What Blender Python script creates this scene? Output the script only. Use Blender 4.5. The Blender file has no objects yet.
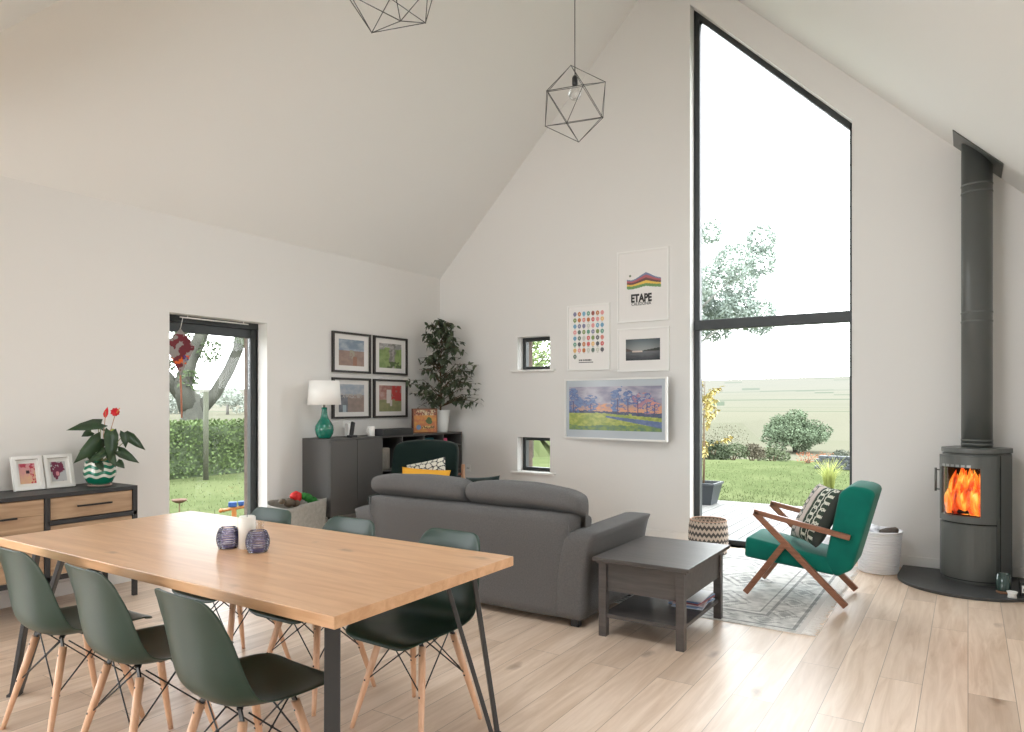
import bpy, bmesh, math, random
from mathutils import Vector, Matrix, noise
PI = math.pi
random.seed(7)
SC = bpy.context.scene
COL = SC.collection
W, G, XR, EAVE = -5.528, 6.838, 0.47, 2.95      # left wall, gable wall, right wall, eave height
YR = -2.6                                        # rear wall
CL, CR = 8.48, 3.42                              # roof: z = CL + x  /  z = CR - x
YH = 1.17                                        # where the hipped end of the roof starts

# ------------------------------------------------------------------ materials
def lin(c):
    return tuple((v/255/12.92 if v/255 <= .04045 else ((v/255+.055)/1.055)**2.4) for v in c)
def mat(name, rgb, rough=.5, metal=0., spec=.5, srgb=True, bump=0, bscale=40, var=0, vscale=6, sheen=0, coat=0, alpha=None, stretch=(1,1,1)):
    m = bpy.data.materials.new(name); m.use_nodes = True
    nt = m.node_tree; n = nt.nodes; b = n['Principled BSDF']
    c = lin(rgb) if srgb else rgb
    b.inputs['Base Color'].default_value = (*c, 1)
    b.inputs['Roughness'].default_value = rough
    b.inputs['Metallic'].default_value = metal
    b.inputs['Specular IOR Level'].default_value = spec
    if sheen: b.inputs['Sheen Weight'].default_value = sheen
    if coat: b.inputs['Coat Weight'].default_value = coat; b.inputs['Coat Roughness'].default_value = .1
    if bump or var:
        tc = n.new('ShaderNodeTexCoord'); mp = n.new('ShaderNodeMapping'); mp.inputs['Scale'].default_value = stretch
        nt.links.new(tc.outputs['Object'], mp.inputs['Vector'])
    if bump:
        t = n.new('ShaderNodeTexNoise'); t.inputs['Scale'].default_value = bscale; t.inputs['Detail'].default_value = 3
        bp = n.new('ShaderNodeBump'); bp.inputs['Strength'].default_value = bump; bp.inputs['Distance'].default_value = .01
        nt.links.new(mp.outputs['Vector'], t.inputs['Vector']); nt.links.new(t.outputs['Fac'], bp.inputs['Height'])
        nt.links.new(bp.outputs['Normal'], b.inputs['Normal'])
    if var:
        t = n.new('ShaderNodeTexNoise'); t.inputs['Scale'].default_value = vscale; t.inputs['Detail'].default_value = 4
        r = n.new('ShaderNodeValToRGB'); r.color_ramp.elements[0].position = .3; r.color_ramp.elements[1].position = .7
        r.color_ramp.elements[0].color = (*[v*(1-var) for v in c], 1); r.color_ramp.elements[1].color = (*[min(1, v*(1+var)) for v in c], 1)
        nt.links.new(mp.outputs['Vector'], t.inputs['Vector']); nt.links.new(t.outputs['Fac'], r.inputs['Fac'])
        nt.links.new(r.outputs['Color'], b.inputs['Base Color'])
    return m
def wood(name, light, dark, axis='X', scale=1., rough=.45, planks=None, knots=False, contrast=1., spec=.5):
    """grain running along the given object axis; planks=(length,width)"""
    m = bpy.data.materials.new(name); m.use_nodes = True
    nt = m.node_tree; n = nt.nodes; L = nt.links.new; b = n['Principled BSDF']
    b.inputs['Roughness'].default_value = rough; b.inputs['Specular IOR Level'].default_value = spec
    tc = n.new('ShaderNodeTexCoord'); mp = n.new('ShaderNodeMapping')
    L(tc.outputs['Object'], mp.inputs['Vector'])
    if axis == 'Y': mp.inputs['Rotation'].default_value = (0, 0, PI/2)
    if axis == 'Z': mp.inputs['Rotation'].default_value = (0, PI/2, 0)
    st = n.new('ShaderNodeMapping'); st.inputs['Scale'].default_value = (1.2*scale, 14*scale, 14*scale)
    src = mp.outputs['Vector']
    if planks:
        bk = n.new('ShaderNodeTexBrick'); bk.offset = .37; bk.offset_frequency = 2
        bk.inputs['Scale'].default_value = 1; bk.inputs['Brick Width'].default_value = planks[0]; bk.inputs['Row Height'].default_value = planks[1]
        bk.inputs['Mortar Size'].default_value = .0016; bk.inputs['Mortar Smooth'].default_value = .1
        bk.inputs['Color1'].default_value = (0, 0, 0, 1); bk.inputs['Color2'].default_value = (1, 1, 1, 1); bk.inputs['Mortar'].default_value = (.5, .5, .5, 1)
        L(src, bk.inputs['Vector'])
        ad = n.new('ShaderNodeVectorMath'); ad.operation = 'MULTIPLY_ADD'
        ad.inputs[1].default_value = (9, 5, 7)
        L(bk.outputs['Color'], ad.inputs[0]); L(src, ad.inputs[2]); src = ad.outputs[0]
    L(src, st.inputs['Vector'])
    g = n.new('ShaderNodeTexNoise'); g.inputs['Scale'].default_value = 1.6; g.inputs['Detail'].default_value = 7; g.inputs['Roughness'].default_value = .62; g.inputs['Distortion'].default_value = .8
    L(st.outputs['Vector'], g.inputs['Vector'])
    r = n.new('ShaderNodeValToRGB'); e = r.color_ramp.elements
    e[0].position = .5-.22/contrast; e[1].position = .5+.18/contrast
    e[0].color = (*lin(dark), 1); e[1].color = (*lin(light), 1)
    L(g.outputs['Fac'], r.inputs['Fac']); out = r.outputs['Color']
    if planks:
        hs = n.new('ShaderNodeMix'); hs.data_type = 'RGBA'; hs.blend_type = 'MULTIPLY'
        cr = n.new('ShaderNodeValToRGB'); cr.color_ramp.elements[0].color = (.80, .77, .74, 1); cr.color_ramp.elements[1].color = (1.06, 1.05, 1.04, 1)
        L(bk.outputs['Color'], cr.inputs['Fac']); L(out, hs.inputs['A']); L(cr.outputs['Color'], hs.inputs['B']); hs.inputs['Factor'].default_value = 1
        out = hs.outputs['Result']
        gm = n.new('ShaderNodeMix'); gm.data_type = 'RGBA'; gm.inputs['B'].default_value = (*[v*.55 for v in lin(dark)], 1)
        L(bk.outputs['Fac'], gm.inputs['Factor']); L(out, gm.inputs['A']); out = gm.outputs['Result']
    if knots:
        k = n.new('ShaderNodeTexVoronoi'); k.inputs['Scale'].default_value = 1; k.inputs['Randomness'].default_value = 1
        km = n.new('ShaderNodeMapping'); km.inputs['Scale'].default_value = (1.5*knots, 3.4*knots, 3*knots)
        nn = n.new('ShaderNodeTexNoise'); nn.inputs['Scale'].default_value = 14
        av = n.new('ShaderNodeMix'); av.data_type = 'VECTOR'; av.inputs['Factor'].default_value = .05
        L(src, nn.inputs['Vector']); L(src, av.inputs['A']); L(nn.outputs['Color'], av.inputs['B'])
        L(av.outputs['Result'], km.inputs['Vector']); L(km.outputs['Vector'], k.inputs['Vector'])
        kr = n.new('ShaderNodeValToRGB'); kr.color_ramp.elements[0].position = .04; kr.color_ramp.elements[1].position = .14
        kr.color_ramp.elements[0].color = (1, 1, 1, 1); kr.color_ramp.elements[1].color = (0, 0, 0, 1)
        L(k.outputs['Distance'], kr.inputs['Fac'])
        sc_ = n.new('ShaderNodeMath'); sc_.operation = 'MULTIPLY'; sc_.inputs[1].default_value = .6; L(kr.outputs['Color'], sc_.inputs[0])
        kx = n.new('ShaderNodeMix'); kx.data_type = 'RGBA'; kx.inputs['B'].default_value = (*lin((112, 84, 62)), 1)
        L(sc_.outputs[0], kx.inputs['Factor']); L(out, kx.inputs['A']); out = kx.outputs['Result']
    L(out, b.inputs['Base Color'])
    bp = n.new('ShaderNodeBump'); bp.inputs['Strength'].default_value = .12; bp.inputs['Distance'].default_value = .004
    L(g.outputs['Fac'], bp.inputs['Height']); L(bp.outputs['Normal'], b.inputs['Normal'])
    return m
def glass_mat(name, tint=(1, 1, 1), refl=.22):
    m = bpy.data.materials.new(name); m.use_nodes = True; nt = m.node_tree; n = nt.nodes; n.clear(); L = nt.links.new
    o = n.new('ShaderNodeOutputMaterial'); t = n.new('ShaderNodeBsdfTransparent'); g = n.new('ShaderNodeBsdfGlossy'); mx = n.new('ShaderNodeMixShader'); f = n.new('ShaderNodeFresnel')
    t.inputs['Color'].default_value = (*tint, 1); g.inputs['Roughness'].default_value = .01
    f.inputs['IOR'].default_value = 1.5
    s = n.new('ShaderNodeMath'); s.operation = 'MULTIPLY'; s.inputs[1].default_value = refl
    L(f.outputs[0], s.inputs[0]); L(s.outputs[0], mx.inputs[0]); L(t.outputs[0], mx.inputs[1]); L(g.outputs[0], mx.inputs[2]); L(mx.outputs[0], o.inputs[0])
    return m
def painted(name, rough=.5, emit=0., spec=.4):
    m = bpy.data.materials.new(name); m.use_nodes = True; nt = m.node_tree; n = nt.nodes; b = n['Principled BSDF']
    a = n.new('ShaderNodeAttribute'); a.attribute_name = 'Col'
    nt.links.new(a.outputs['Color'], b.inputs['Base Color']); b.inputs['Roughness'].default_value = rough; b.inputs['Specular IOR Level'].default_value = spec
    if emit:
        nt.links.new(a.outputs['Color'], b.inputs['Emission Color']); b.inputs['Emission Strength'].default_value = emit
    return m

M = {}
M['wall'] = mat('wall_plaster', (226, 224, 221), .9, spec=.15, bump=.03, bscale=120)
M['ceil'] = mat('ceiling_plaster', (230, 229, 226), .92, spec=.1)
M['white'] = mat('white_paint', (236, 235, 232), .45)
M['satin'] = mat('white_satin', (240, 241, 246), .55)
M['floor'] = wood('oak_floor', (230, 210, 192), (200, 174, 150), 'Y', .8, .34, (1.7, .19), 1.1, spec=.5)
M['table'] = wood('table_oak', (216, 174, 136), (188, 142, 104), 'X', .9, .30, None, 1.5, .9)
M['mango'] = wood('rough_mango', (188, 158, 128), (148, 116, 88), 'Y', 1.1, .6, None, 1.6, 1.0)
M['beech'] = wood('beech_leg', (222, 180, 148), (204, 156, 122), 'Z', 2, .4)
M['walnut'] = wood('walnut', (152, 104, 78), (122, 78, 56), 'X', 2, .4)
M['blackmetal'] = mat('black_metal', (48, 47, 48), .5, spec=.5)
M['tableleg'] = mat('dark_leg_metal', (54, 54, 55), .45)
M['wire'] = mat('black_wire', (30, 30, 32), .35)
M['frame'] = mat('window_frame_grey', (46, 50, 51), .45)
M['bframe'] = mat('black_frame', (48, 44, 42), .4)
M['cab'] = mat('dark_cabinet', (82, 80, 78), .5, bump=.02)
M['cabdark'] = mat('cabinet_inside', (58, 58, 60), .6)
M['shell'] = mat('green_plastic', (26, 52, 42), .34, spec=.5)
M['sofa'] = mat('sofa_fabric', (101, 99, 98), .95, spec=.12, bump=.6, bscale=380, var=.12, vscale=120, sheen=.1)
M['velvet'] = mat('green_velvet', (0, 104, 90), .8, spec=.2, sheen=.12, var=.10, vscale=9)
M['darkvelvet'] = mat('dark_green_velvet', (20, 36, 33), .85, spec=.15, sheen=.15)
M['stove'] = mat('stove_steel', (88, 90, 87), .36, metal=.0, spec=.5)
M['stovedark'] = mat('stove_gap', (14, 14, 14), .7)
M['slate'] = mat('hearth_slate', (66, 66, 66), .5, var=.12, vscale=9, bump=.1, bscale=20)
M['hemnes'] = wood('black_brown', (84, 78, 75), (64, 60, 58), 'X', 1.4, .36)
M['glass'] = glass_mat('window_glass')
M['lowglass'] = glass_mat('coated_glass', (.99, .995, .99), .0)
M['clear'] = glass_mat('clear_glass', (.985, .99, .99), .5)
M['linen'] = mat('lamp_shade', (242, 240, 236), .9)
M['teal'] = mat('teal_glaze', (20, 112, 94), .12, coat=.5)
M['potwhite'] = mat('pot_white', (226, 228, 226), .5)
M['leaf'] = mat('leaf_green', (42, 66, 38), .38, var=.25, vscale=14)
M['leafd'] = mat('ficus_leaf', (72, 84, 62), .42, var=.3, vscale=14)
M['stem'] = mat('stem_brown', (96, 74, 52), .7)
M['gstem'] = mat('stem_green', (120, 130, 70), .6)
M['red'] = mat('flower_red', (206, 16, 36), .3)
M['felt'] = mat('grey_felt', (150, 146, 138), .95, bump=.4, bscale=60, var=.12, vscale=30)
M['card'] = mat('white_card', (238, 238, 236), .6)
M['black'] = mat('black_plastic', (30, 30, 32), .35)
M['paint'] = painted('printed_paper', .5)
M['photo'] = painted('framed_photo_print', .28)
M['cloth'] = painted('printed_cloth', .9, spec=.15)
M['screen'] = painted('screen_picture', .18, .03)
M['fringe'] = mat('fringe_yarn', (236, 232, 228), .9)
M['rib'] = mat('purple_rib', (104, 98, 142), .15, coat=.5)
M['wax'] = mat('candle_wax', (226, 222, 214), .45)

# ------------------------------------------------------------------ mesh building
class MB:
    def __init__(s): s.bm = bmesh.new(); s.mats = []
    def mi(s, m):
        if m not in s.mats: s.mats.append(m)
        return s.mats.index(m)
    def box(s, c, size, rot=None, bevel=0, seg=2, m=None):
        r = bmesh.ops.create_cube(s.bm, size=1); vs = r['verts']
        T = Matrix.Translation(Vector(c)) @ (rot.to_4x4() if rot else Matrix.Identity(4)) @ Matrix.Diagonal((*size, 1))
        bmesh.ops.transform(s.bm, matrix=T, verts=vs)
        fs = set(f for v in vs for f in v.link_faces)
        if m is not None:
            for f in fs: f.material_index = s.mi(m)
        if bevel:
            es = list(set(e for v in vs for e in v.link_edges))
            bmesh.ops.bevel(s.bm, geom=es, offset=bevel, segments=seg, affect='EDGES', profile=.5, clamp_overlap=True)
        return s
    def b2(s, lo, hi, **k):
        return s.box([(a+b)/2 for a, b in zip(lo, hi)], [abs(b-a) for a, b in zip(lo, hi)], **k)
    def bar(s, a, b, w, h, up=(0, 0, 1), bevel=0):
        a, b = Vector(a), Vector(b); d = (b-a).normalized(); u = Vector(up)
        x = d.cross(u)
        if x.length < 1e-4: x = d.cross(Vector((1, 0, 0)))
        x.normalize(); z = x.cross(d)
        R = Matrix((x, d, z)).transposed()
        return s.box((a+b)/2, (w, (b-a).length, h), rot=R, bevel=bevel)
    def ring(s, c, x, y, r, n, r2=None):
        return [s.bm.verts.new(c + x*math.cos(2*PI*i/n)*r + y*math.sin(2*PI*i/n)*(r2 or r)) for i in range(n)]
    def tube(s, pts, r, n=8, cap=True, close=False):
        pts = [Vector(p) for p in pts]; k = len(pts)
        rs = r if isinstance(r, (list, tuple)) else [r]*k
        rings = []; prevx = None
        for i, p in enumerate(pts):
            if close: d = (pts[(i+1) % k]-pts[i-1]).normalized()
            else: d = (pts[min(i+1, k-1)]-pts[max(i-1, 0)]).normalized()
            x = prevx - d*prevx.dot(d) if prevx is not None else d.orthogonal()
            if x.length < 1e-5: x = d.orthogonal()
            x.normalize(); prevx = x; y = d.cross(x)
            rings.append(s.ring(p, x, y, rs[i], n))
        for i in range(k if close else k-1):
            A, B = rings[i], rings[(i+1) % k]
            for j in range(n):
                f = s.bm.faces.new((A[j], A[(j+1) % n], B[(j+1) % n], B[j])); f.smooth = True
        if cap and not close:
            s.bm.faces.new(rings[0][::-1]); s.bm.faces.new(rings[-1])
        return s
    def lathe(s, c, prof, n=32, cap0=True, cap1=True, sx=1, sy=1):
        c = Vector(c); rings = []
        for r, z in prof:
            rings.append([s.bm.verts.new(c+Vector((sx*r*math.cos(2*PI*i/n), sy*r*math.sin(2*PI*i/n), z))) for i in range(n)])
        for A, B in zip(rings, rings[1:]):
            for j in range(n):
                f = s.bm.faces.new((A[j], A[(j+1) % n], B[(j+1) % n], B[j])); f.smooth = True
        if cap0 and prof[0][0] > 1e-4: s.bm.faces.new(rings[0][::-1])
        if cap1 and prof[-1][0] > 1e-4: s.bm.faces.new(rings[-1])
        return s
    def prism(s, poly, a, b, axis='Y', m=None, smooth=False):
        """poly in the plane normal to axis, extruded from a to b"""
        def P(u, v, w):
            return {'Y': (u, w, v), 'X': (w, u, v), 'Z': (u, v, w)}[axis]
        A = [s.bm.verts.new(P(u, v, a)) for u, v in poly]; B = [s.bm.verts.new(P(u, v, b)) for u, v in poly]
        fs = [s.bm.faces.new(A), s.bm.faces.new(B[::-1])]
        n = len(poly)
        for i in range(n):
            f = s.bm.faces.new((A[i], B[i], B[(i+1) % n], A[(i+1) % n])); f.smooth = smooth; fs.append(f)
        if m is not None:
            for f in fs: f.material_index = s.mi(m)
        return s
    def ball(s, c, r, sub=2, scale=(1, 1, 1), jitter=0, m=None, seed=0):
        q = bmesh.ops.create_icosphere(s.bm, subdivisions=sub, radius=1)
        for v in q['verts']:
            d = v.co.copy(); k = 1+(jitter*noise.noise(d*2.3+Vector((seed, seed*1.7, 0))) if jitter else 0)
            v.co = Vector((c[0]+d.x*r*scale[0]*k, c[1]+d.y*r*scale[1]*k, c[2]+d.z*r*scale[2]*k))
        for f in set(f for v in q['verts'] for f in v.link_faces):
            f.smooth = True
            if m is not None: f.material_index = s.mi(m)
        return s
    def leaf(s, base, d, up, L, w, fold=.25, droop=.3, m=None, heart=False):
        base, d, up = Vector(base), Vector(d).normalized(), Vector(up)
        x = d.cross(up)
        if x.length < 1e-3: x = d.orthogonal()
        x.normalize(); u = x.cross(d)
        ks = [(0, 0), (.12, .62), (.35, 1), (.65, .72), (1, 0)] if not heart else [(0, 0), (-.12, .7), (.15, 1), (.55, .7), (1, 0)]
        mid, lf, rt = [], [], []
        for t, ww in ks:
            c = base + d*L*max(t, 0 if ww == 0 else t) - Vector((0, 0, 1))*droop*L*max(t, 0)**2
            mid.append(s.bm.verts.new(base + d*L*max(t, 0) - Vector((0, 0, 1))*droop*L*max(t, 0)**2))
            if 0 < ww:
                lf.append(s.bm.verts.new(c + x*w*ww/2 + u*w*fold*ww/2)); rt.append(s.bm.verts.new(c - x*w*ww/2 + u*w*fold*ww/2))
            else: lf.append(mid[-1]); rt.append(mid[-1])
        i_ = s.mi(m) if m is not None else 0
        for i in range(len(ks)-1):
            for side in (lf, rt):
                q = [mid[i], mid[i+1], side[i+1], side[i]]
                q2 = []
                for v in q:
                    if v not in q2: q2.append(v)
                if len(q2) >= 3:
                    try: f = s.bm.faces.new(q2); f.smooth = True; f.material_index = i_
                    except ValueError: pass
        return s
    def grid(s, P, nu, nv, smooth=True, wrapu=False):
        V = [[s.bm.verts.new(P(i/nu, j/nv)) for j in range(nv+1)] for i in range(nu if wrapu else nu+1)]
        for i in range(nu):
            for j in range(nv):
                i2 = (i+1) % len(V)
                f = s.bm.faces.new((V[i][j], V[i2][j], V[i2][j+1], V[i][j+1])); f.smooth = smooth
        return V

def setp(o, label=None, cat=None, group=None, kind=None):
    if label: o['label'] = label
    if cat: o['category'] = cat
    if group: o['group'] = group
    if kind: o['kind'] = kind
    return o
def root_loc(o):
    v = Vector((0, 0, 0))
    while o is not None: v += o.location; o = o.parent
    return v
def obj(name, mb, m, parent=None, loc=None, local=False, smooth=False, subsurf=0, solid=0, label=None, bev=0):
    """mb in world coordinates unless local; loc = origin for a one-mesh thing"""
    bm = mb.bm
    org = root_loc(parent) if parent is not None else Vector(loc or (0, 0, 0))
    if not local and org.length > 0:
        bmesh.ops.translate(bm, vec=-org, verts=bm.verts)
    bmesh.ops.recalc_face_normals(bm, faces=bm.faces)
    me = bpy.data.meshes.new(name)
    if smooth:
        for f in bm.faces: f.smooth = True
    bm.to_mesh(me); bm.free()
    ms = mb.mats if mb.mats else (m if isinstance(m, list) else [m])
    for x in ms: me.materials.append(x)
    o = bpy.data.objects.new(name, me); COL.objects.link(o)
    if parent is not None: o.parent = parent
    elif loc: o.location = loc
    if bev:
        md = o.modifiers.new('Bevel', 'BEVEL'); md.width = bev; md.segments = 2; md.limit_method = 'ANGLE'
    if solid:
        md = o.modifiers.new('Solidify', 'SOLIDIFY'); md.thickness = solid; md.offset = 0
    if subsurf:
        md = o.modifiers.new('Sub', 'SUBSURF'); md.levels = subsurf; md.render_levels = subsurf
    if label: o['label'] = label
    return o
def thing(name, label, cat, loc=(0, 0, 0), rz=0, group=None):
    o = bpy.data.objects.new(name, None); COL.objects.link(o); o.empty_display_size = .1
    o.location = loc; o.rotation_euler = (0, 0, rz)
    return setp(o, label, cat, group)
def dup(root, loc, rz=None, label=None, group=None):
    r = root.copy(); COL.objects.link(r); r.location = loc
    if rz is not None: r.rotation_euler = (0, 0, rz)
    if label: r['label'] = label
    if group: r['group'] = group
    for ch in list(root.children):
        c = ch.copy(); COL.objects.link(c); c.parent = r
        for g in ch.children:
            d = g.copy(); COL.objects.link(d); d.parent = c
    return r
def picture(name, m, P0, U, V, nu, nv, fn, parent=None, loc=None, thick=.002, curve=None):
    """a printed sheet: P0 lower-left corner, U and V edge vectors, fn(u,v)->sRGB 0..255"""
    P0, U, V = Vector(P0), Vector(U), Vector(V); nrm = U.cross(V).normalized()
    mb = MB()
    def P(u, v): return P0+U*u+V*v+(nrm*curve(u, v) if curve else Vector((0, 0, 0)))
    mb.grid(P, nu, nv, smooth=bool(curve))
    cols = [lin([max(0, min(255, c)) for c in fn((i+.5)/nu, (j+.5)/nv)]) for i in range(nu) for j in range(nv)]
    back = len(cols)
    o_ = [mb.bm.verts.new(P0+q-nrm*thick) for q in (Vector((0, 0, 0)), U, U+V, V)]
    mb.bm.faces.new(o_)
    bm = mb.bm; org = root_loc(parent) if parent is not None else Vector(loc or (0, 0, 0))
    bmesh.ops.translate(bm, vec=-org, verts=bm.verts)
    me = bpy.data.meshes.new(name); bm.to_mesh(me); bm.free()
    at = me.attributes.new('Col', 'FLOAT_COLOR', 'FACE')
    for i, p in enumerate(me.polygons):
        at.data[i].color = (*(cols[i] if i < back else (.7, .7, .7)), 1)
    me.materials.append(m)
    o = bpy.data.objects.new(name, me); COL.objects.link(o)
    if parent is not None: o.parent = parent
    elif loc: o.location = loc
    return o
def fbm(x, y, s=0, o=4):
    return noise.fractal(Vector((x, y, s*3.7)), 1., 2., o)
def mixc(a, b, t):
    t = max(0, min(1, t)); return tuple(x*(1-t)+y*t for x, y in zip(a, b))

# ------------------------------------------------------------------ the setting
def struct(name, mb, m, **k):
    o = obj(name, mb, m, **k); o['kind'] = 'structure'; return o
mb = MB().b2((W-.3, YR-.3, -.2), (XR+.3, G+.12, 0)); struct('floor', mb, M['floor'])
TOP = EAVE+.08
# left wall with the garden door opening
DY0, DY1, DZ = 3.301, 4.262, 2.152
mb = MB()
LW = (-2.2, .85, 2.6)                                # unseen glazing added in the left wall to let daylight in
mb.b2((W-.32, YR-.3, 0), (W, LW[0], TOP)).b2((W-.32, LW[0], LW[2]), (W, LW[1], TOP)).b2((W-.32, LW[1], 0), (W, DY0, TOP)).b2((W-.32, DY1, 0), (W, G+.3, TOP)).b2((W-.32, DY0, DZ), (W, DY1, TOP))
struct('wall_left', mb, M['wall'])
# gable wall
def rz(x): return min(CL+x, CR-x)+.1
AP = (CR-CL)/2
mb = MB()
def colm(x0, x1, z0=0, z1=None):
    if z1 is None:
        top = [(x1, rz(x1))] + ([(AP, rz(AP))] if x0 < AP < x1 else []) + [(x0, rz(x0))]
    else: top = [(x1, z1), (x0, z1)]
    mb.prism([(x0, z0), (x1, z0)]+top, G, G+.32, 'Y')
SX0, SX1 = -4.38, -3.944
S1 = (1.781, 2.162); S2 = (.612, 1.007)
BX0, BX1 = -2.33, -.861
def head(x): return 5.348-(x+2.289)*1.01
colm(W-.3, SX0); colm(SX0, SX1, 0, S2[0]); colm(SX0, SX1, S2[1], S1[0]); colm(SX0, SX1, S1[1])
colm(SX1, BX0)
mb.prism([(BX0, head(BX0)), (BX1, head(BX1)), (BX1, rz(BX1)), (BX0, rz(BX0))], G, G+.32, 'Y')
colm(BX1, XR+.3)
struct('wall_back', mb, M['wall'])
# right wall, just outside the frame
RW = (1.6, 2.9, 1.05)  # low opening added out of view, brings daylight onto the floor
mb = MB().b2((XR, YR-.3, 0), (XR+.32, RW[0], TOP)).b2((XR, RW[0], RW[2]), (XR+.32, RW[1], TOP)).b2((XR, RW[1], 0), (XR+.32, G+.3, TOP))
struct('wall_right', mb, M['wall'])
# rear wall, its wide glazed opening added to let daylight in
BW = (-5.0, -2.3, 2.45)
mb = MB()
mb.b2((W-.3, YR-.32, 0), (BW[0], YR, TOP)).b2((BW[1], YR-.32, 0), (XR+.3, YR, TOP)).b2((BW[0], YR-.32, BW[2]), (BW[1], YR, TOP))
struct('wall_rear', mb, M['wall'])
# ceiling
XE = CR-EAVE
def slab(mb, pts):
    pts = [Vector(p) for p in pts]
    A = [mb.bm.verts.new(p) for p in pts]; B = [mb.bm.verts.new(p+Vector((0, 0, .16))) for p in pts]
    mb.bm.faces.new(A); mb.bm.faces.new(B[::-1])
    for i in range(len(A)):
        mb.bm.faces.new((A[i], B[i], B[(i+1) % len(A)], A[(i+1) % len(A)]))
ZA = CL+AP; YV = YH+(ZA-EAVE)
mb = MB()
slab(mb, [(W-.0, YH, EAVE), (AP, YV, ZA), (AP, G+.05, ZA), (W, G+.05, EAVE)])
slab(mb, [(XE, YH, EAVE), (AP, YV, ZA), (AP, G+.05, ZA), (XE, G+.05, EAVE)])
HP = lambda x, y: (x, y, EAVE+y-YH)
KX0, KX1, KY0, KY1 = -3.0, -.95, 1.42, 2.45          # unseen roof window added in the hipped end for daylight
el = lambda y: W+(y-YH); er = lambda y: XE-(y-YH)
slab(mb, [HP(W, YH), HP(XE, YH), HP(er(KY0), KY0), HP(el(KY0), KY0)])
slab(mb, [HP(el(KY0), KY0), HP(KX0, KY0), HP(KX0, KY1), HP(el(KY1), KY1)])
slab(mb, [HP(KX1, KY0), HP(er(KY0), KY0), HP(er(KY1), KY1), HP(KX1, KY1)])
slab(mb, [HP(el(KY1), KY1), HP(er(KY1), KY1), HP(AP, YV)])
slab(mb, [(W, YR-.1, EAVE), (XE, YR-.1, EAVE), (XE, YH, EAVE), (W, YH, EAVE)])
struct('ceiling', mb, M['ceil'])
w_ = thing('window_6', None, None, HP(KX0, KY0)); w_['kind'] = 'structure'
mb = MB(); v6 = Vector((0, 0, .08))
for a, b in (((KX0, KY0), (KX1, KY0)), ((KX0, KY1), (KX1, KY1)), ((KX0, KY0), (KX0, KY1)), ((KX1, KY0), (KX1, KY1)), (((KX0+KX1)/2, KY0), ((KX0+KX1)/2, KY1))):
    mb.bar(Vector(HP(*a))+v6, Vector(HP(*b))+v6, .06, .06)
obj('window_frame', mb, M['frame'], w_)
mb = MB(); q_ = [Vector(HP(*p))+v6 for p in ((KX0, KY0), (KX1, KY0), (KX1, KY1), (KX0, KY1))]
A_ = [mb.bm.verts.new(p) for p in q_]; B_ = [mb.bm.verts.new(p+Vector((0, 0, .008))) for p in q_]
mb.bm.faces.new(A_); mb.bm.faces.new(B_[::-1])
for i in range(4): mb.bm.faces.new((A_[i], B_[i], B_[(i+1) % 4], A_[(i+1) % 4]))
obj('pane', mb, M['glass'], w_)
# skirting
mb = MB()
mb.b2((W+.002, G-.018, 0), (BX0-.01, G-.001, .1)).b2((BX1+.01, G-.018, 0), (XR, G-.001, .1))
struct('baseboard_back', mb, M['wall'], bev=.003)
mb = MB().b2((W+.001, LW[1]+.01, 0), (W+.018, DY0-.01, .1)).b2((W+.001, DY1+.01, 0), (W+.018, G, .1))
struct('baseboard_left', mb, M['wall'], bev=.003)
mb = MB().b2((XR-.018, RW[1]+.01, 0), (XR-.001, G-.02, .1)); struct('baseboard_right', mb, M['wall'], bev=.003)

# windows --------------------------------------------------------------
def sthing(name, loc):
    o = thing(name, None, None, loc); o['kind'] = 'structure'; return o
# tall raking window
y0, y1 = G+.12, G+.20
w = sthing('window_1', (BX0, G+.12, 0))
f = .06
mb = MB()
mb.prism([(BX0, 0), (BX0+f, 0), (BX0+f, head(BX0+f)-f*1.2), (BX0, head(BX0))], y0, y1)
mb.prism([(BX1-.035, 0), (BX1, 0), (BX1, head(BX1)), (BX1-.035, head(BX1-.035))], y0, y1)
mb.prism([(BX0, head(BX0)-.07), (BX1, head(BX1)-.07), (BX1, head(BX1)), (BX0, head(BX0))], y0, y1)
mb.b2((BX0, y0, 0), (BX1, y1, .05))
obj('window_frame', mb, M['frame'], w, bev=.004)
mb = MB().b2((BX0, y0-.01, 2.135), (BX1, y1+.01, 2.235)); obj('transom', mb, M['frame'], w, bev=.006)
def pane(pts, parent, y):
    mb = MB(); mb.prism(pts, y, y+.006); obj('pane', mb, M['lowglass'], parent)
pane([(BX0+f, .05), (BX1-.035, .05), (BX1-.035, 2.135), (BX0+f, 2.135)], w, G+.16)
pane([(BX0+f, 2.235), (BX1-.035, 2.235), (BX1-.035, head(BX1)-.07), (BX0+f, head(BX0+f)-.07)], w, G+.16)
# small windows
for k, (a, b) in enumerate((S1, S2)):
    w = sthing('window_%d' % (k+2), (SX0, G+.12, a))
    mb = MB(); t = .042; e0, e1 = G+.12, G+.19
    mb.b2((SX0, e0, a), (SX0+t, e1, b)).b2((SX1-t, e0, a), (SX1, e1, b)).b2((SX0+t, e0, a), (SX1-t, e1, a+t)).b2((SX0+t, e0, b-t), (SX1-t, e1, b))
    obj('window_frame', mb, M['frame'], w, bev=.004)
    pane([(SX0+t, a+t), (SX1-t, a+t), (SX1-t, b-t), (SX0+t, b-t)], w, G+.15)
    mb = MB().b2((SX0-.07, G-.045, a-.022), (SX1+.07, G+.12, a-.001)); obj('window_sill', mb, M['white'], w, bev=.004)
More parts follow.
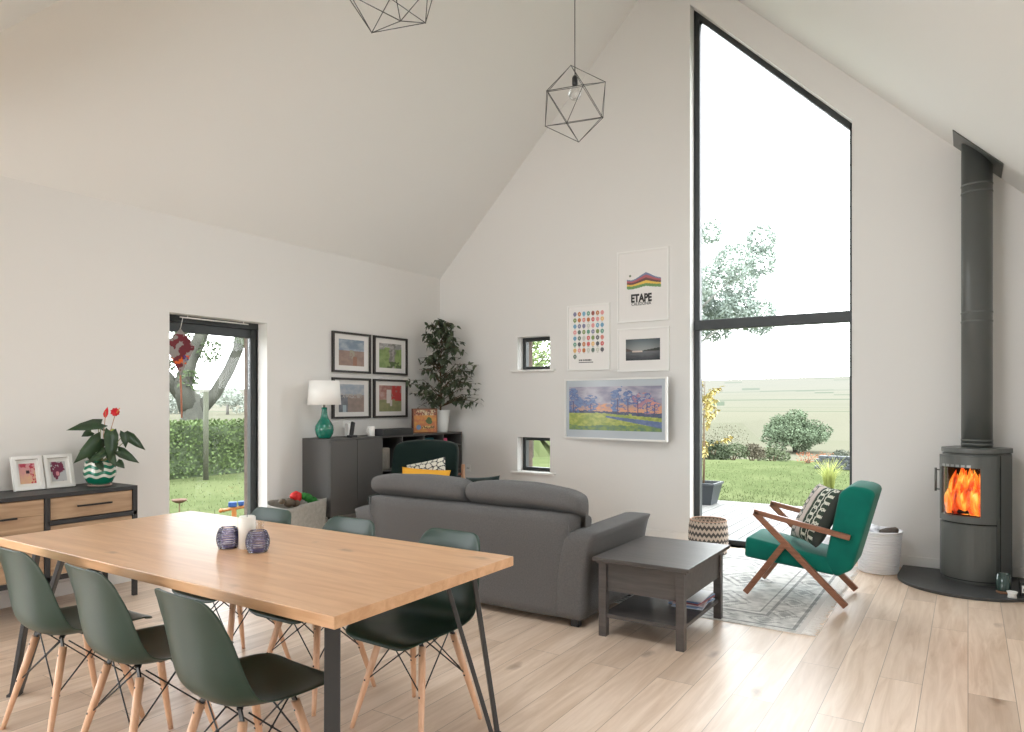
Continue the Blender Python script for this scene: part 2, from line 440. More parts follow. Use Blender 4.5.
# garden door in the left wall
w = sthing('door_1', (W-.13, DY0, 0))
mb = MB(); xa, xb = W-.21, W-.13
mb.b2((xa, DY0, 0), (xb, DY0+.045, DZ)).b2((xa, DY1-.0, 0), (xb, DY1+.0+.03, DZ)).b2((xa, DY0, DZ-.06), (xb, DY1+.03, DZ)).b2((xa, DY0, 0), (xb, DY1+.03, .04))
obj('door_frame', mb, M['frame'], w, bev=.004)
mb = MB(); xa2, xb2 = W-.20, W-.15
mb.b2((xa2, DY0+.045, .04), (xb2, DY0+.085, DZ-.06)).b2((xa2, DY1-.07, .04), (xb2, DY1, DZ-.06)).b2((xa2, DY0+.085, DZ-.14), (xb2, DY1-.07, DZ-.06)).b2((xa2, DY0+.085, .04), (xb2, DY1-.07, .12))
obj('door_leaf', mb, M['frame'], w, bev=.004)
mb = MB().prism([(DY0+.085, .12), (DY1-.07, .12), (DY1-.07, DZ-.14), (DY0+.085, DZ-.14)], W-.178, W-.172, 'X'); obj('pane', mb, M['glass'], w)
M['brick'] = mat('outer_brick', (92, 80, 72), .9, spec=.1, var=.2, vscale=12)
struct('trim_2', MB().b2((W-.335, DY1-.005, 0), (W-.212, DY1-.0005, DZ)), M['brick'])
struct('trim_3', MB().b2((SX0+.0005, G+.195, S1[0]+.001), (SX0+.005, G+.33, S1[1]-.001)), M['brick'])
struct('trim_4', MB().b2((SX0+.0005, G+.195, S2[0]+.001), (SX0+.005, G+.33, S2[1]-.001)), M['brick'])
# unseen glazing of left, right and rear walls, added for daylight
w = sthing('window_4', (W-.12, LW[0], 0)); mb = MB(); n = 3
for i in range(n+1):
    y = LW[0]+(LW[1]-LW[0])*i/n; mb.b2((W-.19, y-.03, 0), (W-.12, y+.03, LW[2]))
mb.b2((W-.19, LW[0], LW[2]-.07), (W-.12, LW[1], LW[2])).b2((W-.19, LW[0], 0), (W-.12, LW[1], .06))
obj('window_frame', mb, M['frame'], w)
mb = MB().prism([(LW[0], .06), (LW[1], .06), (LW[1], LW[2]-.07), (LW[0], LW[2]-.07)], W-.156, W-.15, 'X'); obj('pane', mb, M['glass'], w)
w = sthing('window_7', (XR+.12, RW[0], 0)); mb = MB()
for i in range(3):
    y = RW[0]+(RW[1]-RW[0])*i/2; mb.b2((XR+.12, y-.03, 0), (XR+.19, y+.03, RW[2]))
mb.b2((XR+.12, RW[0], RW[2]-.07), (XR+.19, RW[1], RW[2])).b2((XR+.12, RW[0], 0), (XR+.19, RW[1], .06))
obj('window_frame', mb, M['frame'], w)
mb = MB().prism([(RW[0], .06), (RW[1], .06), (RW[1], RW[2]-.07), (RW[0], RW[2]-.07)], XR+.15, XR+.156, 'X'); obj('pane', mb, M['glass'], w)
w = sthing('window_5', (BW[0], YR-.2, 0)); mb = MB(); n = 4
for i in range(n+1):
    x = BW[0]+(BW[1]-BW[0])*i/n; mb.b2((x-.03, YR-.2, 0), (x+.03, YR-.13, BW[2]))
mb.b2((BW[0], YR-.2, BW[2]-.07), (BW[1], YR-.13, BW[2])).b2((BW[0], YR-.2, 0), (BW[1], YR-.13, .06))
obj('window_frame', mb, M['frame'], w)
pane([(BW[0], .06), (BW[1], .06), (BW[1], BW[2]-.07), (BW[0], BW[2]-.07)], w, YR-.17)

# ------------------------------------------------------------------ dining table
TB = (-2.742, 1.966, 0); ta = math.radians(.15)
t = thing('dining_table', 'long oak dining table with black splayed metal legs', 'table', TB, ta)
HL, HW, TZ = 1.145, .497, .757
mb = MB().box((0, 0, TZ-.02), (2*HL, 2*HW, .04)); obj('tabletop', mb, M['table'], t, local=True, bev=.003)
for sx in (-1, 1):
    for sy in (-1, 1):
        F0 = Vector((sx*(HL-.045), sy*(HW-.03), 0)); d = Vector((-sx*.72, -sy*.69, 0)); side = Vector((-d.y, d.x, 0))
        mb = MB()
        mb.bar(F0+d*.012, F0+d*.12+Vector((0, 0, TZ-.045)), .05, .018, up=d, bevel=.002)
        mb.bar(F0+d*.034, F0+d*.245+Vector((0, 0, TZ-.045)), .05, .018, up=d, bevel=.002)
        mb.box(F0+d*.02+Vector((0, 0, .006)), (.05, .05, .012), rot=Matrix.Rotation(math.atan2(d.y, d.x), 3, 'Z'))
        mb.box(F0+d*.17+Vector((0, 0, TZ-.0445)), (.22, .06, .008), rot=Matrix.Rotation(math.atan2(d.y, d.x), 3, 'Z'))
        obj('leg', mb, M['tableleg'], t, local=True)

# ------------------------------------------------------------------ moulded chairs (facing +y)
PRF = [(.252, .412, .115), (.250, .422, .165), (.236, .432, .195), (.19, .438, .216), (.11, .434, .228), (.02, .427, .232), (-.07, .424, .232), (-.135, .436, .231),
       (-.178, .470, .229), (-.198, .52, .225), (-.208, .58, .218), (-.217, .645, .208), (-.228, .70, .196), (-.240, .752, .180), (-.248, .780, .166), (-.254, .798, .146), (-.258, .806, .110)]
def catmull(P, t):
    n = len(P)-1; x = t*n; i = min(int(x), n-1); u = x-i
    p = [P[max(0, min(n, k))] for k in (i-1, i, i+1, i+2)]
    return [0.5*(2*b+(c-a)*u+(2*a-5*b+4*c-d)*u*u+(3*b-a-3*c+d)*u**3) for a, b, c, d in zip(*p)]
def shellP(u, v):
    s = u; y, z, w = catmull(PRF, s); q = (v*2-1)
    y2, z2, _ = catmull(PRF, min(1, s+.02)); y1, z1, _ = catmull(PRF, max(0, s-.02))
    dy, dz = y2-y1, z2-z1; L = math.hypot(dy, dz) or 1
    ny, nz = dz/L, -dy/L                       # towards the sitter
    if ny*0.5+nz*0.5 < 0: ny, nz = -ny, -nz
    lift = .018+.05*math.exp(-((s-.5)/.17)**2)+.014*math.exp(-((s-.8)/.2)**2)
    q_ = max(0, min(1, s/.30)); lift *= q_*q_*(3-2*q_)
    if s > .72:
        nz *= max(0, 1-(s-.72)*7); lift *= max(.35, 1-(s-.72)*2.2)
    k = abs(q)**2.6
    edge = max(0, (abs(q)-.93)/.07)
    return Vector((q*w, y+ny*(lift*k)-ny*edge*.004, z+nz*(lift*k)-nz*edge*.004))
def make_chair(label):
    t = thing('moulded_chair', label, 'chair', (0, 0, 0), 0, 'dining chairs')
    mb = MB(); mb.grid(shellP, 48, 26); obj('seat_shell', mb, M['shell'], t, local=True, solid=.006, subsurf=1)
    feet = {}
    for sx in (-1, 1):
        for sy in (-1, 1):
            top = Vector((sx*.118, sy*.095+.0, .405)); ft = Vector((sx*.20, sy*.195, 0)); feet[sx, sy] = (top, ft)
            mb = MB(); mb.tube([ft, ft.lerp(top, .12), ft.lerp(top, .6), ft.lerp(top, .955)], [.0095, .011, .015, .0155], 12)
            lg = obj('leg', mb, M['beech'], t, local=True)
            mb = MB(); a = ft.lerp(top, .94)
            mb.bar(a, top+Vector((-sx*.02, 0, .012)), .02, .006, up=(0, 1, 0)); mb.bar(top+Vector((-sx*.02, 0, .012)), top+Vector((-sx*.05, -sy*.02, .014)), .02, .006)
            obj('bracket', mb, M['wire'], lg, local=True)
            for q in (.5, .88):
                p = ft.lerp(top, q); mb = MB(); mb.bar(p+Vector((0, -.0165, 0)), p+Vector((0, .0165, 0)), .008, .008, bevel=.002); obj('bolt', mb, M['wire'], lg, local=True)
    for a, b in (((-1, -1), (1, -1)), ((-1, 1), (1, 1)), ((-1, -1), (-1, 1)), ((1, -1), (1, 1))):
        A, B = feet[a], feet[b]; mb = MB()
        lo1, lo2 = A[1].lerp(A[0], .5), B[1].lerp(B[0], .5); h1, h2 = A[0].copy(), B[0].copy()
        mb.tube([lo1, h2.lerp(h1, .1)], .0032, 6); mb.tube([lo2, h1.lerp(h2, .1)], .0032, 6)
        e2 = h2.lerp(h1, .1); e1 = h1.lerp(h2, .1); w1 = (lo1-lo2).length; w2 = (e1-e2).length; mb.ball(lo1.lerp(e2, w1/(w1+w2)), .007, 1); mb.ball(lo1, .008, 1); mb.ball(lo2, .008, 1)
        obj('cross_brace', mb, M['wire'], t, local=True)
    mb = MB().box((0, 0, .415), (.2, .03, .008)).box((0, .0, .415), (.03, .2, .008)); obj('under_frame', mb, M['wire'], t, local=True)
    return t
ch = make_chair('green chair with wooden legs on the near side of the table, closest to the camera')
ch.location = (-2.05, 1.505, 0); ch.rotation_euler = (0, 0, math.radians(-3))
dup(ch, (-2.68, 1.52, 0), math.radians(-2), 'green moulded chair on the near side of the table, middle of that row')
dup(ch, (-3.275, 1.52, 0), math.radians(0), 'green chair on the near side of the table, cut off by the left edge')
dup(ch, (-2.02, 2.34, 0), math.radians(178), 'green moulded chair behind the table, nearest the grey sofa, seat showing under the tabletop')
dup(ch, (-2.655, 2.33, 0), math.radians(181), 'green moulded chair behind the table, pale back shell in front of the dark cabinet')
dup(ch, (-3.27, 2.32, 0), math.radians(180), 'green moulded chair behind the table, pale back shell by the garden door')

# ------------------------------------------------------------------ things on the table
def glass_votive():
    o = thing('votive_holder', 'purple ribbed glass votive holder on the dining table, left of the white candle', 'candle holder', (-2.75, 1.915, TZ+.001), 0, 'purple glass votive holders')
    vm = glass_mat('purple_glass', (.90, .89, .96), 1.2)
    def prof(u): return .030+.018*math.sin(PI*min(1, .12+u*.83))
    mb = MB()
    n = 48
    def P(u, v):
        a = 2*PI*u; r = prof(v)*(1+.0*math.cos(24*a)) + .0016*math.sin(v*PI*18)
        return Vector((r*math.cos(a), r*math.sin(a), v*.092))
    mb.grid(P, n, 60, wrapu=True)
    obj('glass_bowl', mb, vm, o, local=True, solid=.003)
    mb = MB()
    for k in range(9):
        z = .012+k*.0095; r = prof(z/.092)+.0022
        mb.tube([(r*math.cos(a), r*math.sin(a), z) for a in [2*PI*i/36 for i in range(36)]], .0014, 5, close=True)
    obj('ribbing', mb, M['rib'], o, local=True); o.children[-1]['kind'] = 'thing'; del o.children[-1]['kind']
    mb = MB().lathe((0, 0, .0), [(.0, .001), (.034, .001), (.036, .004), (.03, .010), (0, .012)], 32); obj('glass_base', mb, mat('purple_base', (110, 104, 150), .1, coat=.5), o, local=True)
    mb = MB().lathe((0, 0, .013), [(0, 0), (.019, 0), (.019, .012), (0, .012)], 20); obj('tealight', mb, M['wax'], o, local=True)
    return o
v1 = glass_votive()
dup(v1, (-2.572, 1.935, TZ+.001), None, 'purple ribbed glass votive holder on the dining table, right of the white candle')
o = thing('pillar_candle', 'white pillar candle between the two purple glass holders on the table', 'candle', (-2.672, 1.955, TZ+.001))
mb = MB().lathe((0, 0, 0), [(.033, 0), (.036, .003), (.036, .137), (.032, .142), (.012, .137), (0, .136)], 32); obj('wax', mb, M['wax'], o, local=True)
mb = MB().tube([(0, 0, .135), (.001, 0, .150), (.003, 0, .156)], .0014, 6); obj('wick', mb, M['black'], o, local=True)
o = thing('glass_tumbler', 'small clear glass tumbler behind the white candle on the table', 'glass', (-2.80, 2.10, TZ+.001))
mb = MB().lathe((0, 0, 0), [(.0, .002), (.026, .002), (.030, .008), (.034, .085), (.032, .085), (.028, .012), (0, .010)], 28); obj('glass_wall', mb, M['clear'], o, local=True)

# ------------------------------------------------------------------ industrial sideboard
SF = W+.45; sy0, sy1 = .99, 2.79
o = thing('sideboard', 'low sideboard of rough mango wood in a black metal frame along the left wall', 'sideboard', ((SF+W)/2, (sy0+sy1)/2, 0))
mb = MB().b2((W+.005, sy0, .772), (SF, sy1, .80)); obj('metal_top', mb, M['blackmetal'], o, bev=.002)
mb = MB()
posts = [sy0+.015, 1.595, 2.195, sy1-.015]
for y in posts:
    mb.b2((SF-.03, y-.016, .0), (SF-.002, y+.016, .772)); mb.b2((W+.005, y-.016, .0), (W+.035, y+.016, .772))
for z in (.236,):
    mb.b2((SF-.03, sy0, z-.016), (SF-.002, sy1, z+.014)); mb.b2((W+.005, sy0, z-.016), (W+.035, sy1, z+.014))
mb.b2((SF-.03, 2.195, .588), (SF-.002, sy1, .618))
obj('metal_frame', mb, M['blackmetal'], o, bev=.002)
mb = MB().b2((W+.02, sy0+.01, .25), (SF-.04, sy1-.01, .77)); obj('body', mb, mat('mango_side', (120, 92, 66), .7), o)
def front(y0, y1, z0, z1, nm, hz, hv=False):
    mb = MB()
    k = max(1, round((z1-z0)/.11)); h = (z1-z0)/k
    for i in range(k): mb.b2((SF-.036, y0, z0+i*h+.0008), (SF-.012, y1, z0+(i+1)*h-.0008))
    d = obj(nm, mb, M['mango'], o, bev=.0015)
    yc = (y0+y1)/2; L = .115
    mb = MB().b2((SF+.012, yc-L, hz-.006), (SF+.02, yc+L, hz+.006)).b2((SF-.014, yc-L+.01, hz-.004), (SF+.014, yc-L+.02, hz+.004)).b2((SF-.014, yc+L-.02, hz-.004), (SF+.014, yc+L-.01, hz+.004))
    obj('handle', mb, M['black'], d)
front(2.216, 2.755, .622, .768, 'drawer', .70)
front(2.216, 2.755, .254, .585, 'cabinet_door', .52)
front(1.616, 2.176, .254, .768, 'cabinet_door', .665)
front(1.026, 1.576, .254, .768, 'cabinet_door', .665)
# two leaning photo frames
def ph_a(u, v):
    if not (.16 < u < .84 and .14 < v < .86): return (232, 230, 226)
    n = fbm(u*7, v*7, 1); c = mixc((214, 150, 160), (226, 190, 140), .5-v+.3*n+.4)
    if v > .72 and n > .05: c = (180, 70, 90)
    if .45 < u < .6 and .5 < v < .62: c = (70, 50, 60)
    if u > .62 and fbm(u*12, v*12, 4) > .12: c = (190, 60, 80)
    return c
def ph_b(u, v):
    if not (.16 < u < .84 and .14 < v < .86): return (232, 230, 226)
    n = fbm(u*5, v*5, 8); c = (196, 196, 198)
    if math.hypot((u-.42)/.28, (v-.5)/.3) < 1+n: c = (126, 60, 84)
    if math.hypot(u-.45, v-.42) < .08: c = (220, 150, 160)
    return c
def leaning(name, label, y0, y1, fn):
    cx = W+.145; h = .238; tilt = math.radians(16)
    o = thing(name, label, 'picture frame', (cx, (y0+y1)/2, .801), 0, 'white photo frames on the sideboard')
    up = Vector((-math.sin(tilt), 0, math.cos(tilt))); nr = Vector((math.cos(tilt), 0, math.sin(tilt)))
    hw = (y1-y0)/2; mb = MB()
    R = Matrix((Vector((0, 1, 0)), nr, up)).transposed()
    t = .022
    for (a, b, c, d) in ((-hw, hw, 0, t), (-hw, hw, h-t, h), (-hw, -hw+t, t, h-t), (hw-t, hw, t, h-t)):
        c0 = Vector((0, (a+b)/2, 0))+up*((c+d)/2+.001); mb.box(c0, (b-a, .03, d-c), rot=R)
    obj('frame', mb, M['white'], o, local=True)
    P0 = Vector((0, -hw+t, 0))+up*t-nr*.004
    pc = picture('photo', M['photo'], P0, (0, 2*hw-2*t, 0), up*(h-2*t), 40, 44, fn); pc.parent = o
    mb = MB().box(Vector((0, 0, 0))+up*(h/2)-nr*.010, (2*hw-.01, .006, h-.01), rot=R)
    mb.bar(Vector((-.13, 0, 0)), up*(h*.62)-nr*.016, .05, .004); obj('back_board', mb, mat('kraft', (150, 110, 80), .8) if 'kraft' not in M else M['kraft'], o, local=True)
leaning('photo_frame', 'white photo frame with a pink and yellow picture, left one on the sideboard', 2.122, 2.307, ph_a)
leaning('photo_frame', 'white photo frame with a purple figure picture, beside the flower pot', 2.318, 2.503, ph_b)

# anthurium -------------------------------------------------------------
def wave_mat():
    m = mat('wavy_pot', (18, 118, 92), .18, coat=.5); nt = m.node_tree; n = nt.nodes; L = nt.links.new; b = n['Principled BSDF']
    tc = n.new('ShaderNodeTexCoord'); s = n.new('ShaderNodeSeparateXYZ'); L(tc.outputs['Object'], s.inputs[0])
    def mt(op, a, b_=None):
        k = n.new('ShaderNodeMath'); k.operation = op
        for i, q in enumerate((a, b_)):
            if q is None: continue
            if isinstance(q, (int, float)): k.inputs[i].default_value = q
            else: L(q, k.inputs[i])
        return k.outputs[0]
    an = mt('ARCTAN2', s.outputs['Y'], s.outputs['X'])
    w = mt('MULTIPLY', mt('SINE', mt('MULTIPLY', an, 7.)), .0065)
    z = mt('ADD', s.outputs['Z'], w)
    st = mt('GREATER_THAN', mt('SINE', mt('MULTIPLY', mt('SUBTRACT', z, .062), 2*PI/.044)), .12)
    st = mt('MULTIPLY', st, mt('GREATER_THAN', z, .058))
    mx = n.new('ShaderNodeMix'); mx.data_type = 'RGBA'; mx.inputs['A'].default_value = (*lin((14, 118, 90)), 1); mx.inputs['B'].default_value = (*lin((222, 224, 212)), 1)
    L(st, mx.inputs['Factor']); L(mx.outputs['Result'], b.inputs['Base Color'])
    return m
ax, ay, az = -5.295, 2.632, .801
o = thing('potted_anthurium', 'red flowering anthurium in a green pot with white waves on the sideboard', 'potted plant', (ax, ay, az))
mb = MB().lathe((0, 0, 0), [(0, 0), (.075, 0), (.08, .006), (.03, .008), (0, .008)], 32); obj('saucer', mb, mat('saucer_clay', (182, 150, 138), .6), o, local=True)
mb = MB().lathe((0, 0, .008), [(0, 0), (.066, 0), (.082, .018), (.103, .06), (.108, .09), (.102, .13), (.094, .165), (.096, .175), (.088, .175), (.085, .15), (0, .145)], 48)
obj('pot', mb, wave_mat(), o, local=True)
def L3(x, y, dx=0): return Vector((dx, (x-99)*.0071, (485-y)*.0073))     # metres from the pot's foot
mb = MB(); st = MB()
for (bx, by, tx, ty, wd, dx) in [(96, 424, 66, 429, .105, .02), (92, 440, 67, 460, .115, .08), (101, 434, 97, 461, .10, .12), (112, 452, 129, 464, .085, .10), (127, 438, 143, 452, .085, .03),
                                 (117, 434, 116, 448, .075, .09), (92, 432, 84, 436, .07, -.03), (108, 434, 110, 455, .08, .05), (97, 450, 75, 461, .07, .12), (108, 462, 112, 468, .07, .12), (90, 462, 92, 470, .06, .11), (86, 452, 88, 462, .07, .05),
                                 (100, 455, 102, 466, .07, .13), (116, 456, 108, 450, .06, -.06), (95, 446, 84, 450, .06, -.05), (104, 428, 112, 432, .06, -.06)]:
    a, b = L3(bx, by, dx), L3(tx, ty, dx*1.35); d = b-a
    upv = Vector((1, 0, .35)) if abs(d.z) > abs(d.y)*.6 else Vector((.75, 0, .8))
    mb.leaf(a-d*.1, d, upv, d.length*1.12, wd, .12, .0, heart=True)
    st.tube([(random.uniform(-.02, .02), random.uniform(-.02, .02), .15), (a+Vector((0, 0, .16)))*.5, a], .0028, 6)
obj('leaves', mb, M['leaf'], o, local=True, solid=.001); obj('stems', st, M['gstem'], o, local=True)
mb = MB(); st = MB()
for (x, y, dx, sz, dr) in ((113, 412, .03, .07, (.95, .3, .15)), (103.5, 411, .02, .075, (-.1, -.3, 1.))):
    c = L3(x, y, dx); st.tube([(0, .01, .15), (c+Vector((0, .005, .14)))*.52, c], .0026, 6)
for k in range(9):
    a = k*.7; mb.leaf(L3(112, 412, .03), (.3*math.cos(a)+.2, math.cos(a), math.sin(a)), (1, 0, 0), .034, .04, .3, .0)
mb.leaf(L3(103, 418, .02), (-.1, .25, 1), (.5, -1, .2), .085, .04, .3, 0)
fl = obj('flower', mb, M['red'], o, local=True, solid=.0015)
mb = MB().tube([L3(113, 413, .04), L3(114, 408, .07)], [.005, .003], 8); obj('spadix', mb, mat('spadix', (230, 150, 80), .5), fl, local=True)
obj('flower_stems', st, mat('pink_stem', (176, 130, 96), .6), o, local=True)
mb = MB(); mb.ball(L3(112, 432, .0), .022, 2, (1, 1.2, 1)); obj('bud', mb, mat('bud', (158, 168, 84), .5), o, local=True)

# ------------------------------------------------------------------ hanging kite in the garden door
o = thing('curtain_rod', 'thin white rod across the top of the garden door', 'rod', (W-.06, 3.77, 2.128))
mb = MB().tube([(W-.06, 3.43, 2.128), (W-.06, 4.10, 2.128)], .006, 8).tube([(W-.06, 3.5, 2.128), (W-.06, 3.5, 2.152)], .004, 6).tube([(W-.06, 4.05, 2.128), (W-.06, 4.05, 2.152)], .004, 6)
obj('rod', mb, M['white'], o)
ky, kz = 3.44, 1.835
o = thing('paper_kite', 'diamond paper kite with a red dragon hanging in the garden door', 'kite', (W-.07, ky, kz))
mb = MB().tube([(W-.06, 3.455, 2.122), (W-.07, ky, 2.03)], .0025, 6); obj('string', mb, M['white'], o)
def drag(u, v):
    y, z = (u-.5)*.27, (v-.5)*.42
    n = .035*fbm(y*22, z*22, 3)
    s = .045*math.sin(z*17+.6)
    c = (150, 142, 138)
    if abs(y-s) < .042+n*1.3 and -.165 < z < .15: c = (112, 16, 30)
    if z > .02 and y > .0 and math.hypot(y-.055, z-.055) < .052+n: c = (104, 16, 32)
    if math.hypot(y+.055, z-.07) < .035+n: c = (112, 18, 28)
    if -.10 < z < -.03 and fbm(y*30, z*30, 9) > .12: c = (226, 96, 20)
    if -.075 < z < -.03 and y > .03 and fbm(y*40, z*40, 5) > .1: c = (60, 40, 130)
    return c
mb = MB(); P0 = Vector((W-.07, ky, kz)); nU, nV = 50, 70
cols = []
for i in range(nU):
    for j in range(nV):
        q = []
        for a, b in ((i, j), (i+1, j), (i+1, j+1), (i, j+1)):
            v = b/nV; hw = (.135*(v/.62) if v < .62 else .135*(1-v)/.38); u = (a/nU*2-1)*hw
            q.append(P0+Vector((0, u, (v-.5)*.40)))
        if (q[0]-q[1]).length < 1e-5: q.pop(0)
        elif (q[2]-q[3]).length < 1e-5: q.pop(3)
        f = mb.bm.faces.new([mb.bm.verts.new(p) for p in q]); cc = sum(q, Vector())/len(q)-P0
        cols.append(lin(drag(cc.y/.27+.5, cc.z/.42+.5)))
org = root_loc(o); bmesh.ops.translate(mb.bm, vec=-org, verts=mb.bm.verts)
me = bpy.data.meshes.new('kite_sail'); mb.bm.to_mesh(me); mb.bm.free()
at = me.attributes.new('Col', 'FLOAT_COLOR', 'FACE')
for i in range(len(cols)): at.data[i].color = (*cols[i], 1)
me.materials.append(M['paint']); ks = bpy.data.objects.new('sail', me); COL.objects.link(ks); ks.parent = o
mb = MB().tube([(W-.0735, ky, kz-.2), (W-.0735, ky, kz+.2)], .003, 6).tube([(W-.0735, ky-.13, kz+.048), (W-.0735, ky+.13, kz+.048)], .003, 6); obj('spar', mb, M['white'], o)
mb = MB().tube([(W-.07, ky, kz-.2), (W-.065, ky+.004, kz-.35), (W-.07, ky+.012, kz-.56)], .007, 6); obj('tail', mb, mat('kite_tail', (196, 128, 104), .8), o)

# ------------------------------------------------------------------ framed pictures
def frame_x(name, label, y0, y1, z0, z1, fn, d=.03, t=.022, mw=.07, mh=.05, m='bframe', group=None):
    """frame hung on the left wall"""
    o = thing(name, label, 'framed picture', (W+.001, (y0+y1)/2, z0), 0, group)
    mb = MB()
    for lo, hi in (((W+.001, y0, z0), (W+d, y1, z0+t)), ((W+.001, y0, z1-t), (W+d, y1, z1)), ((W+.001, y0, z0+t), (W+d, y0+t, z1-t)), ((W+.001, y1-t, z0+t), (W+d, y1, z1-t))): mb.b2(lo, hi)
    obj('frame', mb, M[m], o)
    iw, ih = y1-y0-2*t, z1-z0-2*t
    def F(u, v):
        a, b = (u*iw-mw)/(iw-2*mw), (v*ih-mh)/(ih-2*mh)
        if 0 <= a <= 1 and 0 <= b <= 1: return fn(a, b)
        return (226, 223, 220)
    F0_ = F; F = lambda u, v: mixc(F0_(u, v), (168, 164, 160), .28) if F0_(u, v) != (226, 223, 220) else (226, 223, 220)
    picture('photo', M['photo'], (W+.012, y0+t, z0+t), (0, iw, 0), (0, 0, ih), 72, 58, F, parent=o)
def f_beach(u, v):
    n = fbm(u*4, v*8, 1)
    c = mixc((156, 170, 186), (104, 128, 150), .5+n) if v > .58 else mixc((150, 118, 104), (128, 100, 88), .5+n)
    if .42 < u < .62 and .28 < v < .6 and fbm(u*16, v*12, 3) > -.1: c = (150, 146, 120)
    if .55 < u < .72 and v < .35: c = (140, 84, 60)
    return c
def f_green(u, v):
    n = fbm(u*7, v*7, 11)
    c = mixc((132, 160, 84), (98, 132, 58), .5+n)
    if v > .78-.1*n: c = mixc((190, 188, 190), (140, 140, 140), .5+n*2)
    if abs(u-.57) < .13+.08*n: c = mixc((170, 164, 162), (110, 108, 104), .5+2*n)
    if v < .26 and u > .35 and n > -.1: c = (58, 80, 36)
    return c
def f_town(u, v):
    n = fbm(u*6, v*6, 21)
    c = mixc((150, 166, 186), (186, 190, 198), .5+n) if v > .62 else mixc((146, 122, 114), (128, 108, 100), .5+n)
    if u < .34 and v < .62: c = mixc((108, 112, 122), (84, 90, 100), .5+n)
    if .16 < u < .28 and v < .25: c = (170, 190, 200)
    if .5 < v < .66 and fbm(u*22, v*16, 2) > .05: c = (176, 168, 160)
    return c
def f_red(u, v):
    n = fbm(u*7, v*7, 31)
    c = mixc((134, 134, 84), (112, 118, 70), .5+n) if v < .45 else mixc((150, 90, 80), (190, 150, 140), .5+n)
    if u > .55 and v > .4 and n > -.22: c = (188, 34, 34)
    if abs(u-.42) < .09 and .32 < v < .85: c = (222, 214, 210)
    if abs(u-.53) < .05 and .2 < v < .45: c = (206, 196, 190)
    return c
g4 = 'black framed photos above the cabinet'
frame_x('framed_photo', 'black framed photo of a beach under blue sky, upper left of the four', 5.055, 5.605, 1.722, 2.150, f_beach, group=g4)
frame_x('framed_photo', 'black framed photo of green grass and grey rock, upper right of the four', 5.655, 6.205, 1.722, 2.150, f_green, group=g4)
frame_x('framed_photo', 'black framed photo partly hidden by the lamp shade, lower left of the four', 5.055, 5.605, 1.235, 1.667, f_town, group=g4)
frame_x('framed_photo', 'black framed photo of players in red and white, lower right of the four', 5.655, 6.205, 1.235, 1.667, f_red, group=g4)

def frame_y(name, label, x0, x1, z0, z1, fn, nu, nv, d=.022, t=.016, m='white'):
    o = thing(name, label, 'framed picture', ((x0+x1)/2, G-.001, z0), 0, 'white framed prints on the gable wall')
    mb = MB()
    for lo, hi in (((x0, G-d, z0), (x1, G-.001, z0+t)), ((x0, G-d, z1-t), (x1, G-.001, z1)), ((x0, G-d, z0+t), (x0+t, G-.001, z1-t)), ((x1-t, G-d, z0+t), (x1, G-.001, z1-t))): mb.b2(lo, hi)
    obj('frame', mb, M[m], o)
    picture('print', M['paint'], (x0+t, G-.010, z0+t), (x1-x0-2*t, 0, 0), (0, 0, z1-z0-2*t), nu, nv, fn, parent=o)
    return o
pal = [(206, 92, 92), (214, 130, 120), (96, 150, 130), (120, 120, 150), (226, 180, 110), (150, 80, 70), (90, 110, 100), (224, 150, 150), (110, 160, 190), (190, 110, 60), (120, 140, 80), (200, 200, 190), (84, 84, 90)]
random.seed(3); DC = [[random.choice(pal) for _ in range(7)] for _ in range(8)]
def f_dots(u, v):
    # grid of round emblems seven wide, seven high and one more below
    gx, gy = (u-.10)/.80*7, (.92-v)/.68*7
    i, j = int(gx) if gx >= 0 else -1, int(gy) if gy >= 0 else -1
    if 0 <= i < 7 and (0 <= j < 7 or (j == 7 and i == 0)):
        fx, fy = gx-i-.5, gy-j-.42
        if math.hypot(fx, fy*1.02) < .37: return mixc(DC[j][i], (240, 236, 230), .55 if math.hypot(fx, fy) < .15 and (i+j) % 2 else .08)
        if abs(fx) < .22 and .42 < fy < .48: return (170, 168, 166)
    if .25 < u < .58 and .125 < v < .15: return (90, 88, 88) if fbm(u*60, 3, 2) > -.2 else (200, 198, 196)
    if .25 < u < .62 and .095 < v < .108: return (120, 118, 118)
    return (236, 233, 230)
o = frame_y('framed_print', 'white framed print with rows of small coloured round emblems', -3.714, -3.20, 1.757, 2.472, f_dots, 150, 200)
def text(s, size, loc, parent, m, ext=.0008, sx=1, align='CENTER', bold=0):
    cu = bpy.data.curves.new('lettering', 'FONT'); cu.body = s; cu.size = size; cu.extrude = ext; cu.align_x = align; cu.offset = bold
    ob = bpy.data.objects.new('lettering', cu); COL.objects.link(ob); cu.materials.append(m)
    dg = bpy.context.evaluated_depsgraph_get(); me = bpy.data.meshes.new_from_object(ob.evaluated_get(dg)); bpy.data.objects.remove(ob)
    n = bpy.data.objects.new('lettering', me); COL.objects.link(n)
    if not me.materials: me.materials.append(m)
    n.parent = parent; n.location = Vector(loc)-root_loc(parent); n.rotation_euler = (PI/2, 0, 0); n.scale = (sx, 1, 1)
    return n
ink = mat('black_ink', (52, 50, 50), .6)
